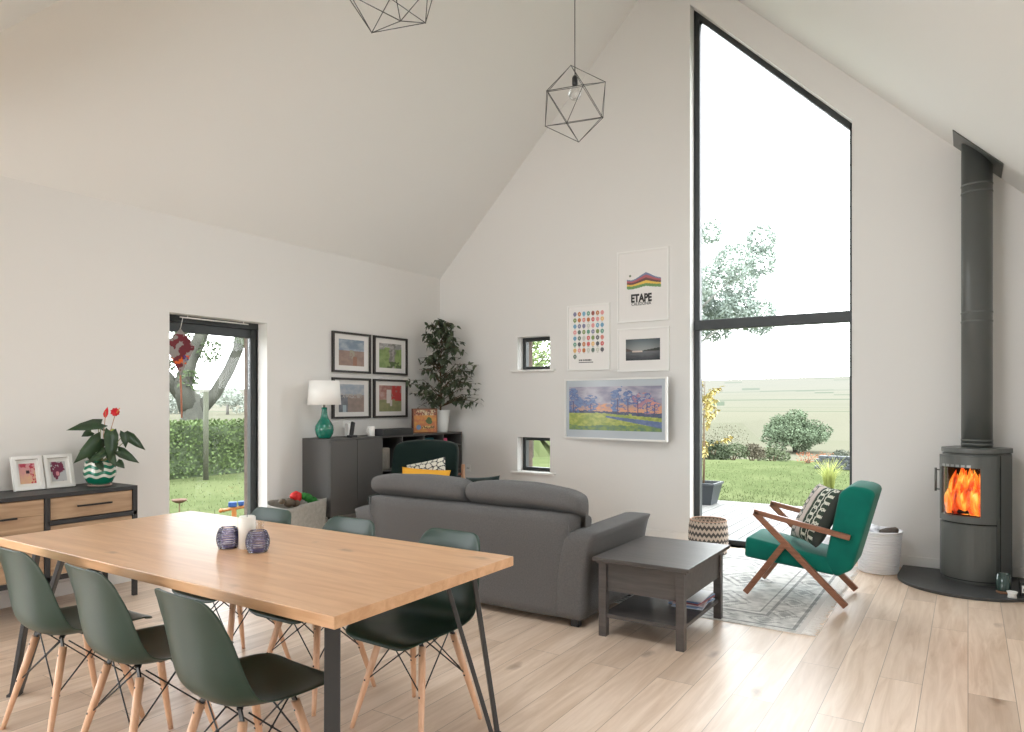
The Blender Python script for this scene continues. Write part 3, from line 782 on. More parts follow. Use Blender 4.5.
def f_etape(u, v):
    c = (230, 227, 224)
    bands = [(.585, (120, 130, 160)), (.565, (176, 96, 104)), (.54, (110, 78, 74)), (.515, (228, 190, 90)), (.49, (112, 150, 96))]
    if .17 < u < .87:
        h = .09*max(0, 1-abs(u-.57)/.30)+.012*math.sin(u*14)
        for k, (z, col) in enumerate(bands):
            lo = z-.028+h*(1-.17*k)*.9; hi = z+.002+h*(1-.17*k)*.9
            if lo-.0 < v < hi+.012: c = col
    if math.hypot((u-.24)*1, (v-.655)*1.3) < .022: c = (120, 130, 110)
    return c
o = frame_y('framed_print', 'tall white framed poster with striped rainbow mountain and ETAPE lettering', -3.115, -2.545, 2.245, 2.992, f_etape, 110, 150)
text('ETAPE', .112, (-2.845, G-.0125, 2.455), o, ink, sx=.74, bold=.005)
text('CALEDONIA', .045, (-2.845, G-.0125, 2.418), o, ink, sx=.86)
def f_lake(u, v):
    a, b = (u-.14)/.70, (v-.24)/.52
    if not (0 <= a <= 1 and 0 <= b <= 1): return (232, 229, 226)
    vg = 1-.45*((a-.5)**2*2+(b-.5)**2*2); n = fbm(a*5, b*12, 6)
    c = mixc((186, 178, 170), (112, 126, 132), b) if b > .42 else mixc((74, 78, 84), (120, 120, 124), b*2+n*.3)
    if b > .42 and b < .42+.16*max(0, (a-.45))*1.6+.02: c = (58, 62, 58)
    if a < .3 and .42 < b < .42+.16*(.3-a)/.3: c = (104, 90, 84)
    if abs(b-.42) < .03 and .2 < a < .5: c = (206, 190, 180)
    return tuple(x*vg for x in c)
frame_y('framed_print', 'white framed photo of a dark lake at dusk, above the television', -3.112, -2.54, 1.728, 2.183, f_lake, 90, 80)

# television with a painting -------------------------------------------
TA, TBv = Vector((-3.735, 6.80, 0)), Vector((-2.505, 6.662, 0)); tz0, tz1 = 1.012, 1.662
ux = (TBv-TA).normalized(); nrm = Vector((ux.y, -ux.x, 0)); TW = (TBv-TA).length
o = thing('television', 'wall television in a white frame showing a colourful landscape painting', 'television', ((TA.x+TBv.x)/2, (TA.y+TBv.y)/2, tz0))
R = Matrix((ux, -nrm, Vector((0, 0, 1)))).transposed(); Cc = (TA+TBv)/2
mb = MB(); t = .018
for a, b, c, d in ((0, TW, tz0, tz0+t), (0, TW, tz1-t, tz1), (0, t, tz0+t, tz1-t), (TW-t, TW, tz0+t, tz1-t)):
    mb.box(TA+ux*((a+b)/2)-nrm*.012+Vector((0, 0, (c+d)/2)), (b-a, .034, d-c), rot=R)
obj('frame', mb, M['white'], o)
mb = MB().box(Cc-nrm*.02+Vector((0, 0, (tz0+tz1)/2)), (TW-.01, .018, tz1-tz0-.01), rot=R); mb.b2((-3.3, 6.765, 1.2), (-2.95, G-.001, 1.48)); obj('housing', mb, M['black'], o)
def f_tv(u, v):
    if not (.03 < u < .965 and .125 < v < .885): return (190, 200, 206)
    a, b = (u-.03)/.935, (v-.125)/.76; n = fbm(a*5, b*5, 41); n2 = fbm(a*26, b*20, 5); n3 = fbm(a*11, b*16, 7)
    hz = .40-.07*a
    if b < .40-.13*max(0, a-.4)-.02*a:      # field
        c = mixc((134, 158, 44), (196, 200, 66), .5+n2+.3*n)
        if b < .13+.05*n: c = mixc((70, 110, 70), (120, 150, 50), .5+n2)
        ry = .34-.30*(a-.42)
        if a > .42 and abs(b-ry+.02) < .018+.09*(a-.42): c = mixc((60, 84, 130), (84, 104, 160), .5+n2)
        return c
    sky = mixc((240, 160, 110), (132, 124, 150), (b-.42)/.22+.35*n)
    if b > .6: sky = mixc((126, 122, 146), (190, 182, 196), .5+1.2*n)
    if b < .62 and a > .22: sky = mixc(sky, (244, 150, 90), .55+n2)
    c = sky
    if b < hz+.07+.02*n2: c = mixc((34, 44, 74), (60, 70, 104), .5+n2)
    if b < hz+.03 and .3 < a < .7 and n2 > .1: c = (180, 190, 60)
    trees = [(.05, .66, .10, .27), (.25, .62, .085, .14), (.545, .72, .07, .24), (.655, .72, .06, .22), (.76, .66, .06, .18), (.85, .62, .06, .17), (.93, .60, .05, .16)]
    for k, (tx, ty, rx, ry) in enumerate(trees):
        if ((a-tx)/rx)**2+((b-ty)/ry)**2 < 1+1.6*n3 and n2 > -.25: c = mixc((44, 66, 130), (92, 120, 176), .5+1.3*n2)
        if k > 3 and ((a-tx)/rx)**2+((b-ty)/ry)**2 < 1+1.6*n3 and n2 > .12: c = mixc((224, 130, 110), (150, 100, 130), .5+n)
        if abs(a-tx) < .005 and hz < b < ty: c = (66, 50, 88)
    return c
picture('screen', M['screen'], TA+ux*t+nrm*(-.010)+Vector((0, 0, tz0+t)), ux*(TW-2*t), (0, 0, tz1-tz0-2*t), 230, 124, lambda u, v: mixc(f_tv(u, v), (158, 160, 168), .36), parent=o)

# sockets -----------------------------------------------------------------
def socket(label, lo, hi, axis):
    o = thing('wall_socket', label, 'wall socket', lo)
    obj('plate', MB().b2(lo, hi), M['white'], o, bev=.002)
    c = [(a+b)/2 for a, b in zip(lo, hi)]; mb = MB()
    for k in (-1, 1):
        if axis == 'X': mb.b2((hi[0], c[1]+k*.035-.008, c[2]-.008), (hi[0]+.001, c[1]+k*.035+.008, c[2]+.008))
        else: mb.b2((c[0]+k*.012-.005, lo[1]-.001, c[2]-.006), (c[0]+k*.012+.005, lo[1], c[2]+.006))
    obj('socket_hole', mb, M['black'], o)
socket('double wall socket above the dark cabinet, beside the phone', (W+.001, 5.21, 1.135), (W+.01, 5.36, 1.215), 'X')
socket('small white wall plate low on the gable wall beside the dark cabinet', (-5.12, G-.009, .57), (-5.05, G-.001, .65), 'Y')

# ------------------------------------------------------------------ dark cabinet and what stands on it
cy0, cy1, cz0, cz1, cx0, cx1 = 4.675, 6.785, .30, 1.052, W+.004, W+.384
o = thing('storage_cabinet', 'long dark grey cabinet with two doors and open shelves along the left wall', 'cabinet', ((cx0+cx1)/2, (cy0+cy1)/2, 0))
ym = 5.395; t = .018; div = [5.725, 6.085, 6.43]
mb = MB()
mb.b2((cx0, cy0, cz1-t), (cx1, cy1, cz1)).b2((cx0, cy0, cz0), (cx1, cy1, cz0+t)).b2((cx0, cy0, cz0+t), (cx1, cy0+t, cz1-t)).b2((cx0, cy1-t, cz0+t), (cx1, cy1, cz1-t)).b2((cx0, ym-.009, cz0+t), (cx1-.02, ym+.009, cz1-t)).b2((cx0, cy0+t, cz0+t), (cx0+.01, cy1-t, cz1-t))
obj('carcass', mb, M['cab'], o, bev=.001)
for y in div:
    mb = MB().b2((cx0+.01, y-.008, cz0+t), (cx1-.004, y+.008, cz1-t)); obj('divider', mb, M['cab'], o)
ys = [ym+.009]+[v for d in div for v in (d-.008, d+.008)]+[cy1-t]
mb = MB()
for i in range(4):
    for z in ((.68,) if i < 2 else (.90, .60)): mb.b2((cx0+.01, ys[2*i]+.0005, z-.008), (cx1-.008, ys[2*i+1]-.0005, z+.008))
obj('shelf', mb, M['cab'], o); o.children[-1]['kind'] = 'stuff' if False else 'thing'; del o.children[-1]['kind']
for a, b in ((cy0+.003, 5.03), (5.034, ym-.002)):
    mb = MB().b2((cx1-.018+.018, a, cz0+.003), (cx1+.018, b, cz1-t-.003)); obj('door', mb, M['cab'], o, bev=.002)
for y in (cy0+.05, ym, cy1-.05):
    for x in (cx0+.05, cx1-.04):
        mb = MB().b2((x-.018, y-.018, 0), (x+.018, y+.018, cz0)); obj('leg', mb, M['black'], o)
ZC = cz1+.001
def single(name, label, cat, mb, m, loc, group=None, **k):
    q = obj(name, mb, m, loc=loc, **k); setp(q, label, cat, group); return q
single('storage_box', 'pale grey storage box standing in the leftmost open compartment of the cabinet', 'box', MB().b2((W+.08, 5.415, .689), (W+.36, 5.55, .925)), M['felt'], (W+.2, 5.42, .689), bev=.012)
single('storage_box', 'small pink box at the top of the rightmost open compartment', 'box', MB().b2((W+.22, 6.45, .909), (W+.36, 6.53, .985)), mat('pink_plastic', (196, 70, 110), .5), (W+.3, 6.42, .909), bev=.008)
single('storage_box', 'dark teal box in the third open compartment of the cabinet', 'box', MB().b2((W+.12, 6.11, .909), (W+.36, 6.28, 1.0)), mat('teal_box', (20, 84, 92), .5), (W+.3, 6.1, .909), bev=.006)
for k, (c, hgt, w_) in enumerate((((120, 40, 50), .19, .03), ((60, 80, 120), .21, .026), ((170, 150, 110), .18, .034))):
    single('book', ['dark red book', 'blue book', 'tan book'][k]+' upright on the lower shelf at the right end of the cabinet', 'book', MB().b2((W+.18, 6.48+k*.04, .609), (W+.35, 6.48+k*.04+w_, .609+hgt)), mat('book_cover%d' % k, c, .6), (W+.3, 6.5+k*.04, .609), bev=.002)
# lamp
lx, ly = -5.30, 4.757
o = thing('table_lamp', 'table lamp with green glass gourd base and white drum shade on the cabinet', 'lamp', (lx, ly, ZC))
mb = MB().lathe((0, 0, 0), [(0, 0), (.055, 0), (.064, .008), (.084, .045), (.092, .085), (.088, .12), (.066, .16), (.042, .195), (.030, .235), (.026, .28), (.028, .30), (.022, .305), (0, .305)], 40); obj('lamp_base', mb, M['teal'], o, local=True)
mb = MB().lathe((0, 0, .305), [(.011, 0), (.011, .05), (.02, .052), (.02, .10), (0, .1)], 20); obj('lamp_neck', mb, mat('brushed', (170, 168, 160), .3, metal=.9), o, local=True)
mb = MB().lathe((0, 0, .33), [(.160, 0), (.143, .235)], 56, False, False); obj('lamp_shade', mb, M['linen'], o, local=True, solid=.003)
mb = MB().ball((0, 0, .46), .03, 2); obj('bulb', mb, M['card'], o, local=True)
# phone on cradle
o = thing('cordless_phone', 'black cordless phone leaning on its cradle on the cabinet', 'phone', (-5.2, 5.03, ZC))
mb = MB().box((0, 0, .012), (.07, .08, .024), bevel=.006); obj('cradle', mb, M['black'], o, local=True)
mb = MB().bar((.0, -.012, .015), (-.02, .035, .155), .045, .022, up=(1, 0, 0), bevel=.006); obj('handset', mb, M['black'], o, local=True)
single('router', 'white flat router box standing by the wall on the cabinet', 'router', MB().b2((W+.06, 5.18, ZC), (W+.12, 5.25, ZC+.13)), M['card'], (W+.1, 5.2, ZC), bev=.006)
o = thing('mug', 'white mug on the cabinet left of the black box', 'mug', (-5.23, 5.33, ZC))
mb = MB().lathe((0, 0, 0), [(0, 0), (.034, 0), (.037, .005), (.038, .105), (.034, .105), (.033, .01), (0, .01)], 28); obj('body', mb, M['white'], o, local=True)
mb = MB().tube([(0, -.037, .085), (0, -.06, .078), (0, -.066, .05), (0, -.055, .028), (0, -.037, .022)], .005, 8); obj('handle', mb, M['white'], o, local=True)
o = thing('sound_box', 'long flat black box lying on the cabinet', 'box', (-5.2, 5.63, ZC))
mb = MB().box((0, 0, .036), (.16, .48, .072), bevel=.006); obj('body', mb, M['cabdark'], o, local=True)
mb = MB().box((.081, 0, .036), (.002, .46, .056)); obj('front_grille', mb, M['black'], o, local=True)
# board game box
def f_game(u, v):
    n = fbm(u*6, v*7, 61)
    if not (.05 < u < .95 and .04 < v < .96): return (120, 66, 40)
    c = mixc((214, 140, 60), (190, 100, 60), .5+n)
    if v > .72: c = mixc((216, 196, 160), (170, 90, 60), .5+3*n) if fbm(u*22, v*10, 2) > -.05 else (120, 60, 50)
    if math.hypot((u-.66)*1.2, v-.52) < .15+.05*n: c = (70, 96, 50)
    if math.hypot(u-.22, v-.24) < .10: c = (90, 130, 180)
    if .36 < u < .86 and .18 < v < .30: c = (70, 44, 34) if fbm(u*30, v*18, 3) > -.05 else (230, 190, 110)
    return c
o = thing('game_box', 'colourful orange game box leaning upright beside the white plant pot', 'game box', (-5.24, 6.20, ZC))
mb = MB().box((0, 0, .142), (.05, .30, .284), rot=Matrix.Rotation(math.radians(-28), 3, 'Z')); obj('box', mb, mat('game_side', (96, 50, 40), .6), o, local=True, bev=.002)
rr = Matrix.Rotation(math.radians(-28), 3, 'Z'); p = picture('cover', M['paint'], rr @ Vector((.0262, -.148, .002)), rr @ Vector((0, .296, 0)), (0, 0, .28), 46, 44, lambda u, v: mixc(f_game(u, v), (170, 160, 145), .25)); p.parent = o
# ficus
fx, fy = -5.25, 6.50
o = thing('potted_ficus', 'tall leafy weeping fig in a white pot at the corner end of the cabinet', 'potted plant', (fx, fy, ZC))
mb = MB().lathe((0, 0, 0), [(0, 0), (.082, 0), (.086, .004), (.118, .262), (.112, .262), (.106, .235), (0, .232)], 36); obj('pot', mb, M['potwhite'], o, local=True)
RV = Vector((.838, .546, 0)); FV = Vector((-.546, .838, 0))
st = MB(); lv = MB(); rnd = random.Random(11)
trunk = [(0, 0, .23), (.005, .01, .45), (-.01, .012, .7), (.01, .0, .95), (.02, .01, 1.18)]
st.tube(trunk, [.012, .011, .009, .006, .003], 8)
def width(h):       # crown half width at height above the pot foot
    P = [(.25, .38), (.40, .48), (.55, .48), (.75, .46), (.88, .46), (1.0, .32), (1.12, .24), (1.25, .26), (1.38, .2)]
    for (a, b), (c, d) in zip(P, P[1:]):
        if a <= h <= c: return b+(d-b)*(h-a)/(c-a)
    return .04
for k in range(120):
    h = .34+1.02*(k/120)**.95; a = rnd.uniform(0, 2*PI); R_ = width(h)*rnd.uniform(.45, 1.0)
    tip = RV*math.cos(a)*R_ + FV*math.sin(a)*R_*.62 + Vector((.06, -.03, h-.02-.10*R_))
    w_ = Vector((fx, fy, 0))+tip
    tip.x += max(0, W+.05-w_.x); tip.y -= max(0, w_.y-(G-.05))
    base = Vector((0, 0, max(.3, h-.25*R_-.10))); mid = base.lerp(tip, .55)+Vector((0, 0, .07))
    st.tube([base, mid, tip], [.004, .003, .0015], 5)
    for j in range(10):
        s_ = rnd.uniform(.3, 1.05); p = (base.lerp(mid, s_*2) if s_ < .5 else mid.lerp(tip, s_*2-1))
        d = Vector((rnd.gauss(0, 1), rnd.gauss(0, 1), rnd.gauss(-.5, .7)))
        q = p+Vector((fx, fy, 0))
        if q.x+d.normalized().x*.07 < W+.02: d.x = abs(d.x)
        if q.y+d.normalized().y*.07 > G-.02: d.y = -abs(d.y)
        lv.leaf(p, d, (rnd.gauss(0, .4), rnd.gauss(0, .4), 1), rnd.uniform(.05, .08), rnd.uniform(.028, .042), .15, .3)
obj('branches', st, M['stem'], o, local=True); obj('leaves', lv, M['leafd'], o, local=True)

# ------------------------------------------------------------------ storage bag with soft toys
o = thing('storage_bag', 'grey felt storage bag standing on the floor beside the dark cabinet', 'bag', (-5.27, 4.40, 0))
mb = MB(); n = 64
def Pb(u, v):
    a = 2*PI*u; c, s = math.cos(a), math.sin(a); e = .5
    x = .20*math.copysign(abs(c)**e, c)*(.94+.06*v); y = .238*math.copysign(abs(s)**e, s)*(.94+.06*v)
    k = .012*fbm(x*9, y*9+v*3, 3)
    return Vector((x+k*c, y+k*s, v*(.475+.02*math.sin(a*2+.6)+.012*s)))
mb.grid(Pb, n, 14, wrapu=True); obj('bag_side', mb, M['felt'], o, local=True, solid=.008)
mb = MB().box((0, 0, .01), (.34, .44, .01)); mb.box((0, 0, .30), (.34, .44, .01)); obj('bag_bottom', mb, M['felt'], o, local=True)
mb = MB().tube([(.0, -.262, .40), (0, -.30, .36), (0, -.30, .28), (0, -.262, .25)], .008, 8); obj('handle', mb, mat('rope', (190, 186, 176), .9), o, local=True)
def toy(label, parts, m, loc):
    mb = MB()
    for c, r, s in parts: mb.ball(c, r, 2, s, .25, seed=r*50)
    q = obj('soft_toy', mb, m, loc=loc, local=True); setp(q, label, 'soft toy', 'soft toys in the grey bag')
toy('round red toy with a yellow spot on top of the grey bag', [((0, 0, .0), .058, (1, 1, .95)), ((.02, -.04, .015), .035, (1, 1, 1))], mat('toy_red', (196, 30, 28), .6), (-5.24, 4.36, .525))
toy('bright green soft toy drooping over the rim of the grey bag', [((0, 0, 0), .04, (1, 1.1, 1)), ((0, .05, -.03), .045, (1, 1.2, .8)), ((0, .11, -.06), .035, (1, 1.4, .8)), ((0, -.05, .02), .035, (1, 1, 1))], mat('toy_green', (30, 110, 34), .7), (-5.2, 4.47, .51))
toy('dark brown toy at the left end of the grey bag', [((0, 0, 0), .045, (1, 1.3, .9)), ((0, -.08, .02), .03, (1, 1.2, .9)), ((0, .07, -.01), .04, (1, 1, 1))], mat('toy_brown', (86, 72, 56), .7), (-5.22, 4.27, .485))

# ------------------------------------------------------------------ pillows
def pillow(name, m, C0, U, V, w, h, t, fn=None, n=22, parent=None, label=None, cat=None, group=None, pinch=.06):
    C0, U, V = Vector(C0), Vector(U).normalized(), Vector(V); V = (V-U*V.dot(U)).normalized(); N = U.cross(V)
    bm = bmesh.new(); G_ = {}; cols = []; k = 2 if False else 1
    def P(i, j, s):
        a, b = i/n*2-1, j/n*2-1
        q = max(0, (1-a**4))**.5*max(0, (1-b**4))**.5
        x = a*(1-pinch*(1-a*a*0)*(1-b*b)*.0-pinch*(1-abs(b)**2)*abs(a)) ; y = b*(1-pinch*(1-abs(a)**2)*abs(b))
        wr = .004*fbm(a*3, b*3, 7)
        return U*x*w/2+V*y*h/2+N*(s*(t/2*q+wr*q))
    for s in (1, -1):
        for i in range(n+1):
            for j in range(n+1):
                if s == -1 and (i in (0, n) or j in (0, n)): G_[i, j, s] = G_[i, j, 1]; continue
                G_[i, j, s] = bm.verts.new(P(i, j, s))
    for s in (1, -1):
        for i in range(n):
            for j in range(n):
                q = [G_[i, j, s], G_[i+1, j, s], G_[i+1, j+1, s], G_[i, j+1, s]]
                f = bm.faces.new(q if s == 1 else q[::-1]); f.smooth = True
                if fn: cols.append(lin(fn((i+.5)/n, (j+.5)/n)))
    me = bpy.data.meshes.new(name); bm.to_mesh(me); bm.free()
    if fn:
        at = me.attributes.new('Col', 'FLOAT_COLOR', 'FACE')
        for i, c in enumerate(cols): at.data[i].color = (*c, 1)
    me.materials.append(m); q = bpy.data.objects.new(name, me); COL.objects.link(q)
    if parent is not None: q.parent = parent; q.location = C0-root_loc(parent)
    else: q.location = C0
    return setp(q, label, cat, group)

# ------------------------------------------------------------------ sofa (its back to the camera)
X0, X1, Y0, Y1 = -3.89, -1.985, 3.84, 4.80
o = thing('sofa', 'dark grey fabric sofa seen from behind, between dining table and side table', 'sofa', ((X0+X1)/2, (Y0+Y1)/2, 0))
def soft(lo, hi, b=.03, seg=4, amp=.0, fn=None):
    mb = MB(); mb.b2(lo, hi); bmesh.ops.subdivide_edges(mb.bm, edges=mb.bm.edges[:], cuts=9, use_grid_fill=True)
    c = [(a+q)/2 for a, q in zip(lo, hi)]; hs = [(q-a)/2 for a, q in zip(lo, hi)]
    for v in mb.bm.verts:
        p = [v.co[i]-c[i] for i in range(3)]
        core = [max(-(hs[i]-b), min(hs[i]-b, p[i])) for i in range(3)]
        d = Vector([p[i]-core[i] for i in range(3)])
        if d.length > 1e-6: d = d.normalized()*b
        q = Vector(core)+d
        if fn: q = fn(q, hs)
        if amp: q += Vector((1, 1, 1))*amp*noise.noise(q*4+Vector(c))
        v.co = Vector(c)+q
    for f in mb.bm.faces: f.smooth = True
    return mb
def backf(q, hs):                  # slight rake and a soft top
    q = q.copy(); q.y += .0*(q.z); return q
mb = soft((X0+.10, Y0+.004, .045), (X1-.10, Y0+.19, .70), .022, amp=.004); obj('back_rest', mb, M['sofa'], o)
mb = soft((X0+.01, Y0+.02, .05), (X1-.01, Y1-.02, .30), .02, amp=.003); obj('base', mb, M['sofa'], o)
for sx, xa, xb in ((-1, X0, X0+.20), (1, X1-.20, X1)):
    def armf(q, hs, sx=sx):
        q = q.copy(); t_ = max(0, min(1, (q.z+hs[2])/(2*hs[2]))); yy = (q.y+hs[1])/(2*hs[1])
        q.x += sx*(.07*t_**2.5 - .0)          # flares outwards at the top
        q.z += (.05*(1-abs(yy*2-1)**3) if False else 0)+(-.012+.012*yy)*t_
        if t_ > .9: q.x += sx*.012
        return q
    mb = soft((xa, Y0+.0, .045), (xb, Y1, .612), .035, amp=.003, fn=armf); obj('arm', mb, M['sofa'], o)
    yb = Y0-.002; mb = MB()
    xx = X1-.10 if sx > 0 else X0+.10
    mb.tube([(xx, Y0+.012, .06), (xx, Y0+.006, .3), (xx, Y0+.008, .69)], .005, 6); obj('piping', mb, M['sofa'], o)
for k, (a, b) in enumerate(((X0+.13, (X0+X1)/2-.02), ((X0+X1)/2-.01, X1-.10))):
    mb = soft((a, Y0+.20, .30), (b, Y1+.03, .46), .05, amp=.006); obj('seat_cushion', mb, M['sofa'], o)
    def cf(q, hs, k=k):
        q = q.copy(); z = q.z+.6625; a_ = q.x/hs[0]
        t_ = max(0, min(1, (z-.675)/.05)); t_ = t_*t_*(3-2*t_)
        if q.y < 0: q.y += .15*(1-t_)             # sits behind the frame below its top edge, rolls over it above
        q.z += .012*(1-a_*a_)*t_ - (.03*max(0, a_)**3*t_ if k else 0)
        return q
    mb = soft((a-(.085 if k == 0 else .004), Y0+.035, .47), (b+(.012 if k == 0 else .035), Y0+.27, .855), .07, amp=.010, fn=cf)
    obj('back_cushion', mb, M['sofa'], o, subsurf=1)
for x in (X0+.08, X1-.08):
    for y in (Y0+.07, Y1-.08):
        mb = MB().b2((x-.025, y-.025, 0), (x+.025, y+.025, .05)); obj('foot', mb, M['black'], o)
pillow('cushion', M['darkvelvet'], (-3.08, 4.30, .70), (1, .1, .1), (0, .35, 1), .30, .30, .12, label='dark cushion on the sofa just peeping over the gap between its back cushions', cat='cushion')

# ------------------------------------------------------------------ high backed green chair with pillows
wc = Vector((-4.60, 5.36, 0)); wa = math.radians(22)
o = thing('wing_chair', 'dark green high backed chair between the sofa and the dark cabinet', 'armchair', wc, wa)
def cushbox(lo, hi, b, fn=None): return soft(lo, hi, b, amp=.004, fn=fn)
def wb(q, hs):
    q = q.copy(); t_ = max(0, min(1, (q.z+hs[2])/(2*hs[2]))); a_ = q.x/hs[0]
    q.y += .16*t_; q.x *= 1-.10*t_; q.z += .03*(1-a_*a_)*t_; q.y -= .09*a_*a_
    return q
mb = cushbox((-.40, .16, .30), (.36, .30, .985), .06, wb); obj('backrest', mb, M['darkvelvet'], o, local=True, subsurf=1)
mb = cushbox((-.31, -.36, .28), (.31, .24, .46), .06); obj('seat', mb, M['darkvelvet'], o, local=True)
for s in (-1, 1):
    def af(q, hs, s=s):
        q = q.copy(); t_ = max(0, min(1, (q.z+hs[2])/(2*hs[2]))); q.x += s*.04*t_; q.z += .05*max(0, q.y/hs[1]); return q
    mb = cushbox((s*.36-.05, -.30, .26), (s*.36+.05, .30, .50), .045, af); obj('arm', mb, M['darkvelvet'], o, local=True)
    for y in (-.28, .22):
        mb = MB().tube([(s*.30, y, 0), (s*.27, y*.95, .28)], [.012, .02], 10); obj('leg', mb, M['walnut'], o, local=True)
def Wc(x, y, z): return wc+Matrix.Rotation(wa, 3, 'Z') @ Vector((x, y, z))
def net(u, v):
    # pale cloth with a net of dark lines
    best = [9, 9]
    for k, (a, b) in enumerate(NP):
        d = math.hypot(u-a, v-b)
        if d < best[0]: best = [d, best[0]]
        elif d < best[1]: best[1] = d
    return (70, 70, 74) if best[1]-best[0] < .022 else (216, 213, 200)
random.seed(5); NP = [((i+.5+random.uniform(-.35, .35))/7, (j+.5+random.uniform(-.35, .35))/7) for i in range(-1, 8) for j in range(-1, 8)]
Xw = Matrix.Rotation(wa, 3, 'Z') @ Vector((1, 0, 0)); Yw = Matrix.Rotation(wa, 3, 'Z') @ Vector((0, 1, 0))
pillow('throw_pillow', M['cloth'], Wc(.08, -.0, .655), Xw*1+Vector((0, 0, .22)), Vector((0, 0, 1))+Yw*.45, .42, .36, .13, net, n=56, label='white pillow with a dark net pattern on the green high backed chair', cat='cushion')
pillow('throw_pillow', mat('yellow_cloth', (226, 166, 62), .9, spec=.1), Wc(.11, -.17, .615), Xw*1-Vector((0, 0, .05)), Vector((0, 0, 1))+Yw*.3, .50, .30, .12, label='mustard yellow pillow in front of the net patterned pillow', cat='cushion')

# toy stand
o = thing('toy_stand', 'small wooden toy stand between the green chair and the gable wall', 'toy', (-4.86, 6.22, 0))
for x, y in ((-5.0, 6.13), (-4.76, 6.13), (-5.0, 6.36), (-4.76, 6.30)):
    obj('post', MB().b2((x-.015, y-.015, 0), (x+.015, y+.015, .71)), M['beech'], o)
for z in (.2, .42, .60): obj('shelf', MB().b2((-5.0, 6.13, z-.008), (-4.77, 6.34, z+.008)), mat('brown_board', (120, 66, 44), .6) if z == .2 else bpy.data.materials['brown_board'], o)
mb = MB().ball((0, 0, .045), .045, 2, (1, 1.5, .8), .2).ball((.0, .05, .075), .028, 2)
setp(obj('soft_toy', mb, mat('toy_pink', (210, 140, 160), .7), loc=(-4.86, 6.20, .609), local=True), 'pink soft toy on the wooden toy stand', 'soft toy')
mb = MB().ball((0, 0, .04), .04, 2, (1, 1.1, 1), .2).ball((.0, .0, .10), .032, 2)
setp(obj('soft_toy', mb, mat('toy_blue', (40, 100, 150), .7), loc=(-4.93, 6.29, .609), local=True), 'blue soft toy on the wooden toy stand', 'soft toy')

# ------------------------------------------------------------------ side table with magazines
o = thing('side_table', 'black brown square side table with drawer and lower shelf beside the sofa', 'side table', (-1.60, 4.19, 0))
tx0, tx1, ty0, ty1 = -1.895, -1.30, 3.79, 4.60
mb = MB().b2((tx0, ty0, .452), (tx1, ty1, .475)); obj('top', mb, M['hemnes'], o, bev=.003)
mb = MB().b2((tx0+.02, ty0+.02, .438), (tx1-.02, ty1-.02, .4515)); obj('top_moulding', mb, M['hemnes'], o)
for x in (tx0+.055, tx1-.06):
    for y in (ty0+.05, ty1-.06): obj('leg', MB().b2((x-.024, y-.024, 0), (x+.024, y+.024, .438)), M['hemnes'], o, bev=.002)
mb = MB().b2((tx0+.075, ty0+.045, .275), (tx1-.08, ty0+.06, .436)); obj('front_panel', mb, M['hemnes'], o)
mb = MB().b2((tx0+.045, ty0+.075, .275), (tx0+.058, ty1-.085, .436)).b2((tx1-.062, ty0+.075, .275), (tx1-.048, ty1-.085, .436)).b2((tx0+.075, ty1-.07, .275), (tx1-.08, ty1-.055, .436)).b2((tx0+.06, ty0+.06, .275), (tx1-.062, ty1-.07, .285)); obj('side_panel', mb, M['hemnes'], o)
mb = MB().b2((tx0+.05, ty0+.04, .112), (tx1-.05, ty1-.05, .134)); obj('lower_shelf', mb, M['hemnes'], o)
for k in range(6):
    a = random.Random(k).uniform(-9, 9)*PI/180; R = Matrix.Rotation(a, 3, 'Z'); cc = [(196, 206, 220), (120, 150, 190), (210, 196, 196), (150, 70, 80), (90, 120, 160), (222, 222, 226)][k]
    mb = MB().box((0, 0, .0), (.19, .27, .008), rot=R)
    q = obj('magazine', mb, mat('magazine_cover%d' % k, cc, .3), loc=(-1.465, 4.33+.004*k, .1395+k*.0086), local=True, bev=.001)
    setp(q, ['bottom', 'second lowest', 'third lowest', 'third from the top', 'second from the top', 'topmost'][k]+' magazine of the pile on the side table lower shelf', 'magazine', 'magazines under the side table')

# ------------------------------------------------------------------ rug
rx0, rx1, ry0, ry1 = -2.9, -.845, 4.50, 6.62
def f_rug(u, v):
    x, y = rx0+(rx1-rx0)*u, ry0+(ry1-ry0)*v
    dx = min(x-rx0, rx1-x); dy = min(y-ry0, ry1-y); n = fbm(x*16, y*16, 3); n2 = fbm(x*3, y*3, 5)
    base, dark = (218, 216, 212), (142, 142, 140)
    k = .12+.25*n2
    if dx < .035: return (214, 208, 204)
    e = min(dx, dy*1.0)
    for a, b in ((.045, .07), (.25, .275), (.31, .325)):
        if a < e < b: k = .95
    if .08 < e < .25:
        s = x if dy < dx else y; q = (s*3.2) % 1-.5; r = abs(q)*.5/1.0+abs(e-.165)*2.2
        k = .75 if r < .10 or .15 < r < .19 else .28
    if e >= .325:
        q1 = (x*1.9+.3) % 1-.5; q2 = (y*1.5) % 1-.5; r = abs(q1)+abs(q2)
        if r < .12 or .2 < r < .26 or .36 < r < .40: k = .72
    k += .55*n
    return mixc(base, dark, k)
o = thing('rug', 'pale grey patterned rug with fringed ends under the green armchair', 'rug', ((rx0+rx1)/2, (ry0+ry1)/2, 0))
mb = MB().b2((rx0, ry0, .0005), (rx1, ry1, .006)); obj('rug_base', mb, M['card'], o)
p = picture('pile', M['cloth'], (rx0, ry0, .0065), (rx1-rx0, 0, 0), (0, ry1-ry0, 0), 190, 190, f_rug, parent=o, thick=.0001)
mb = MB(); rnd = random.Random(2)
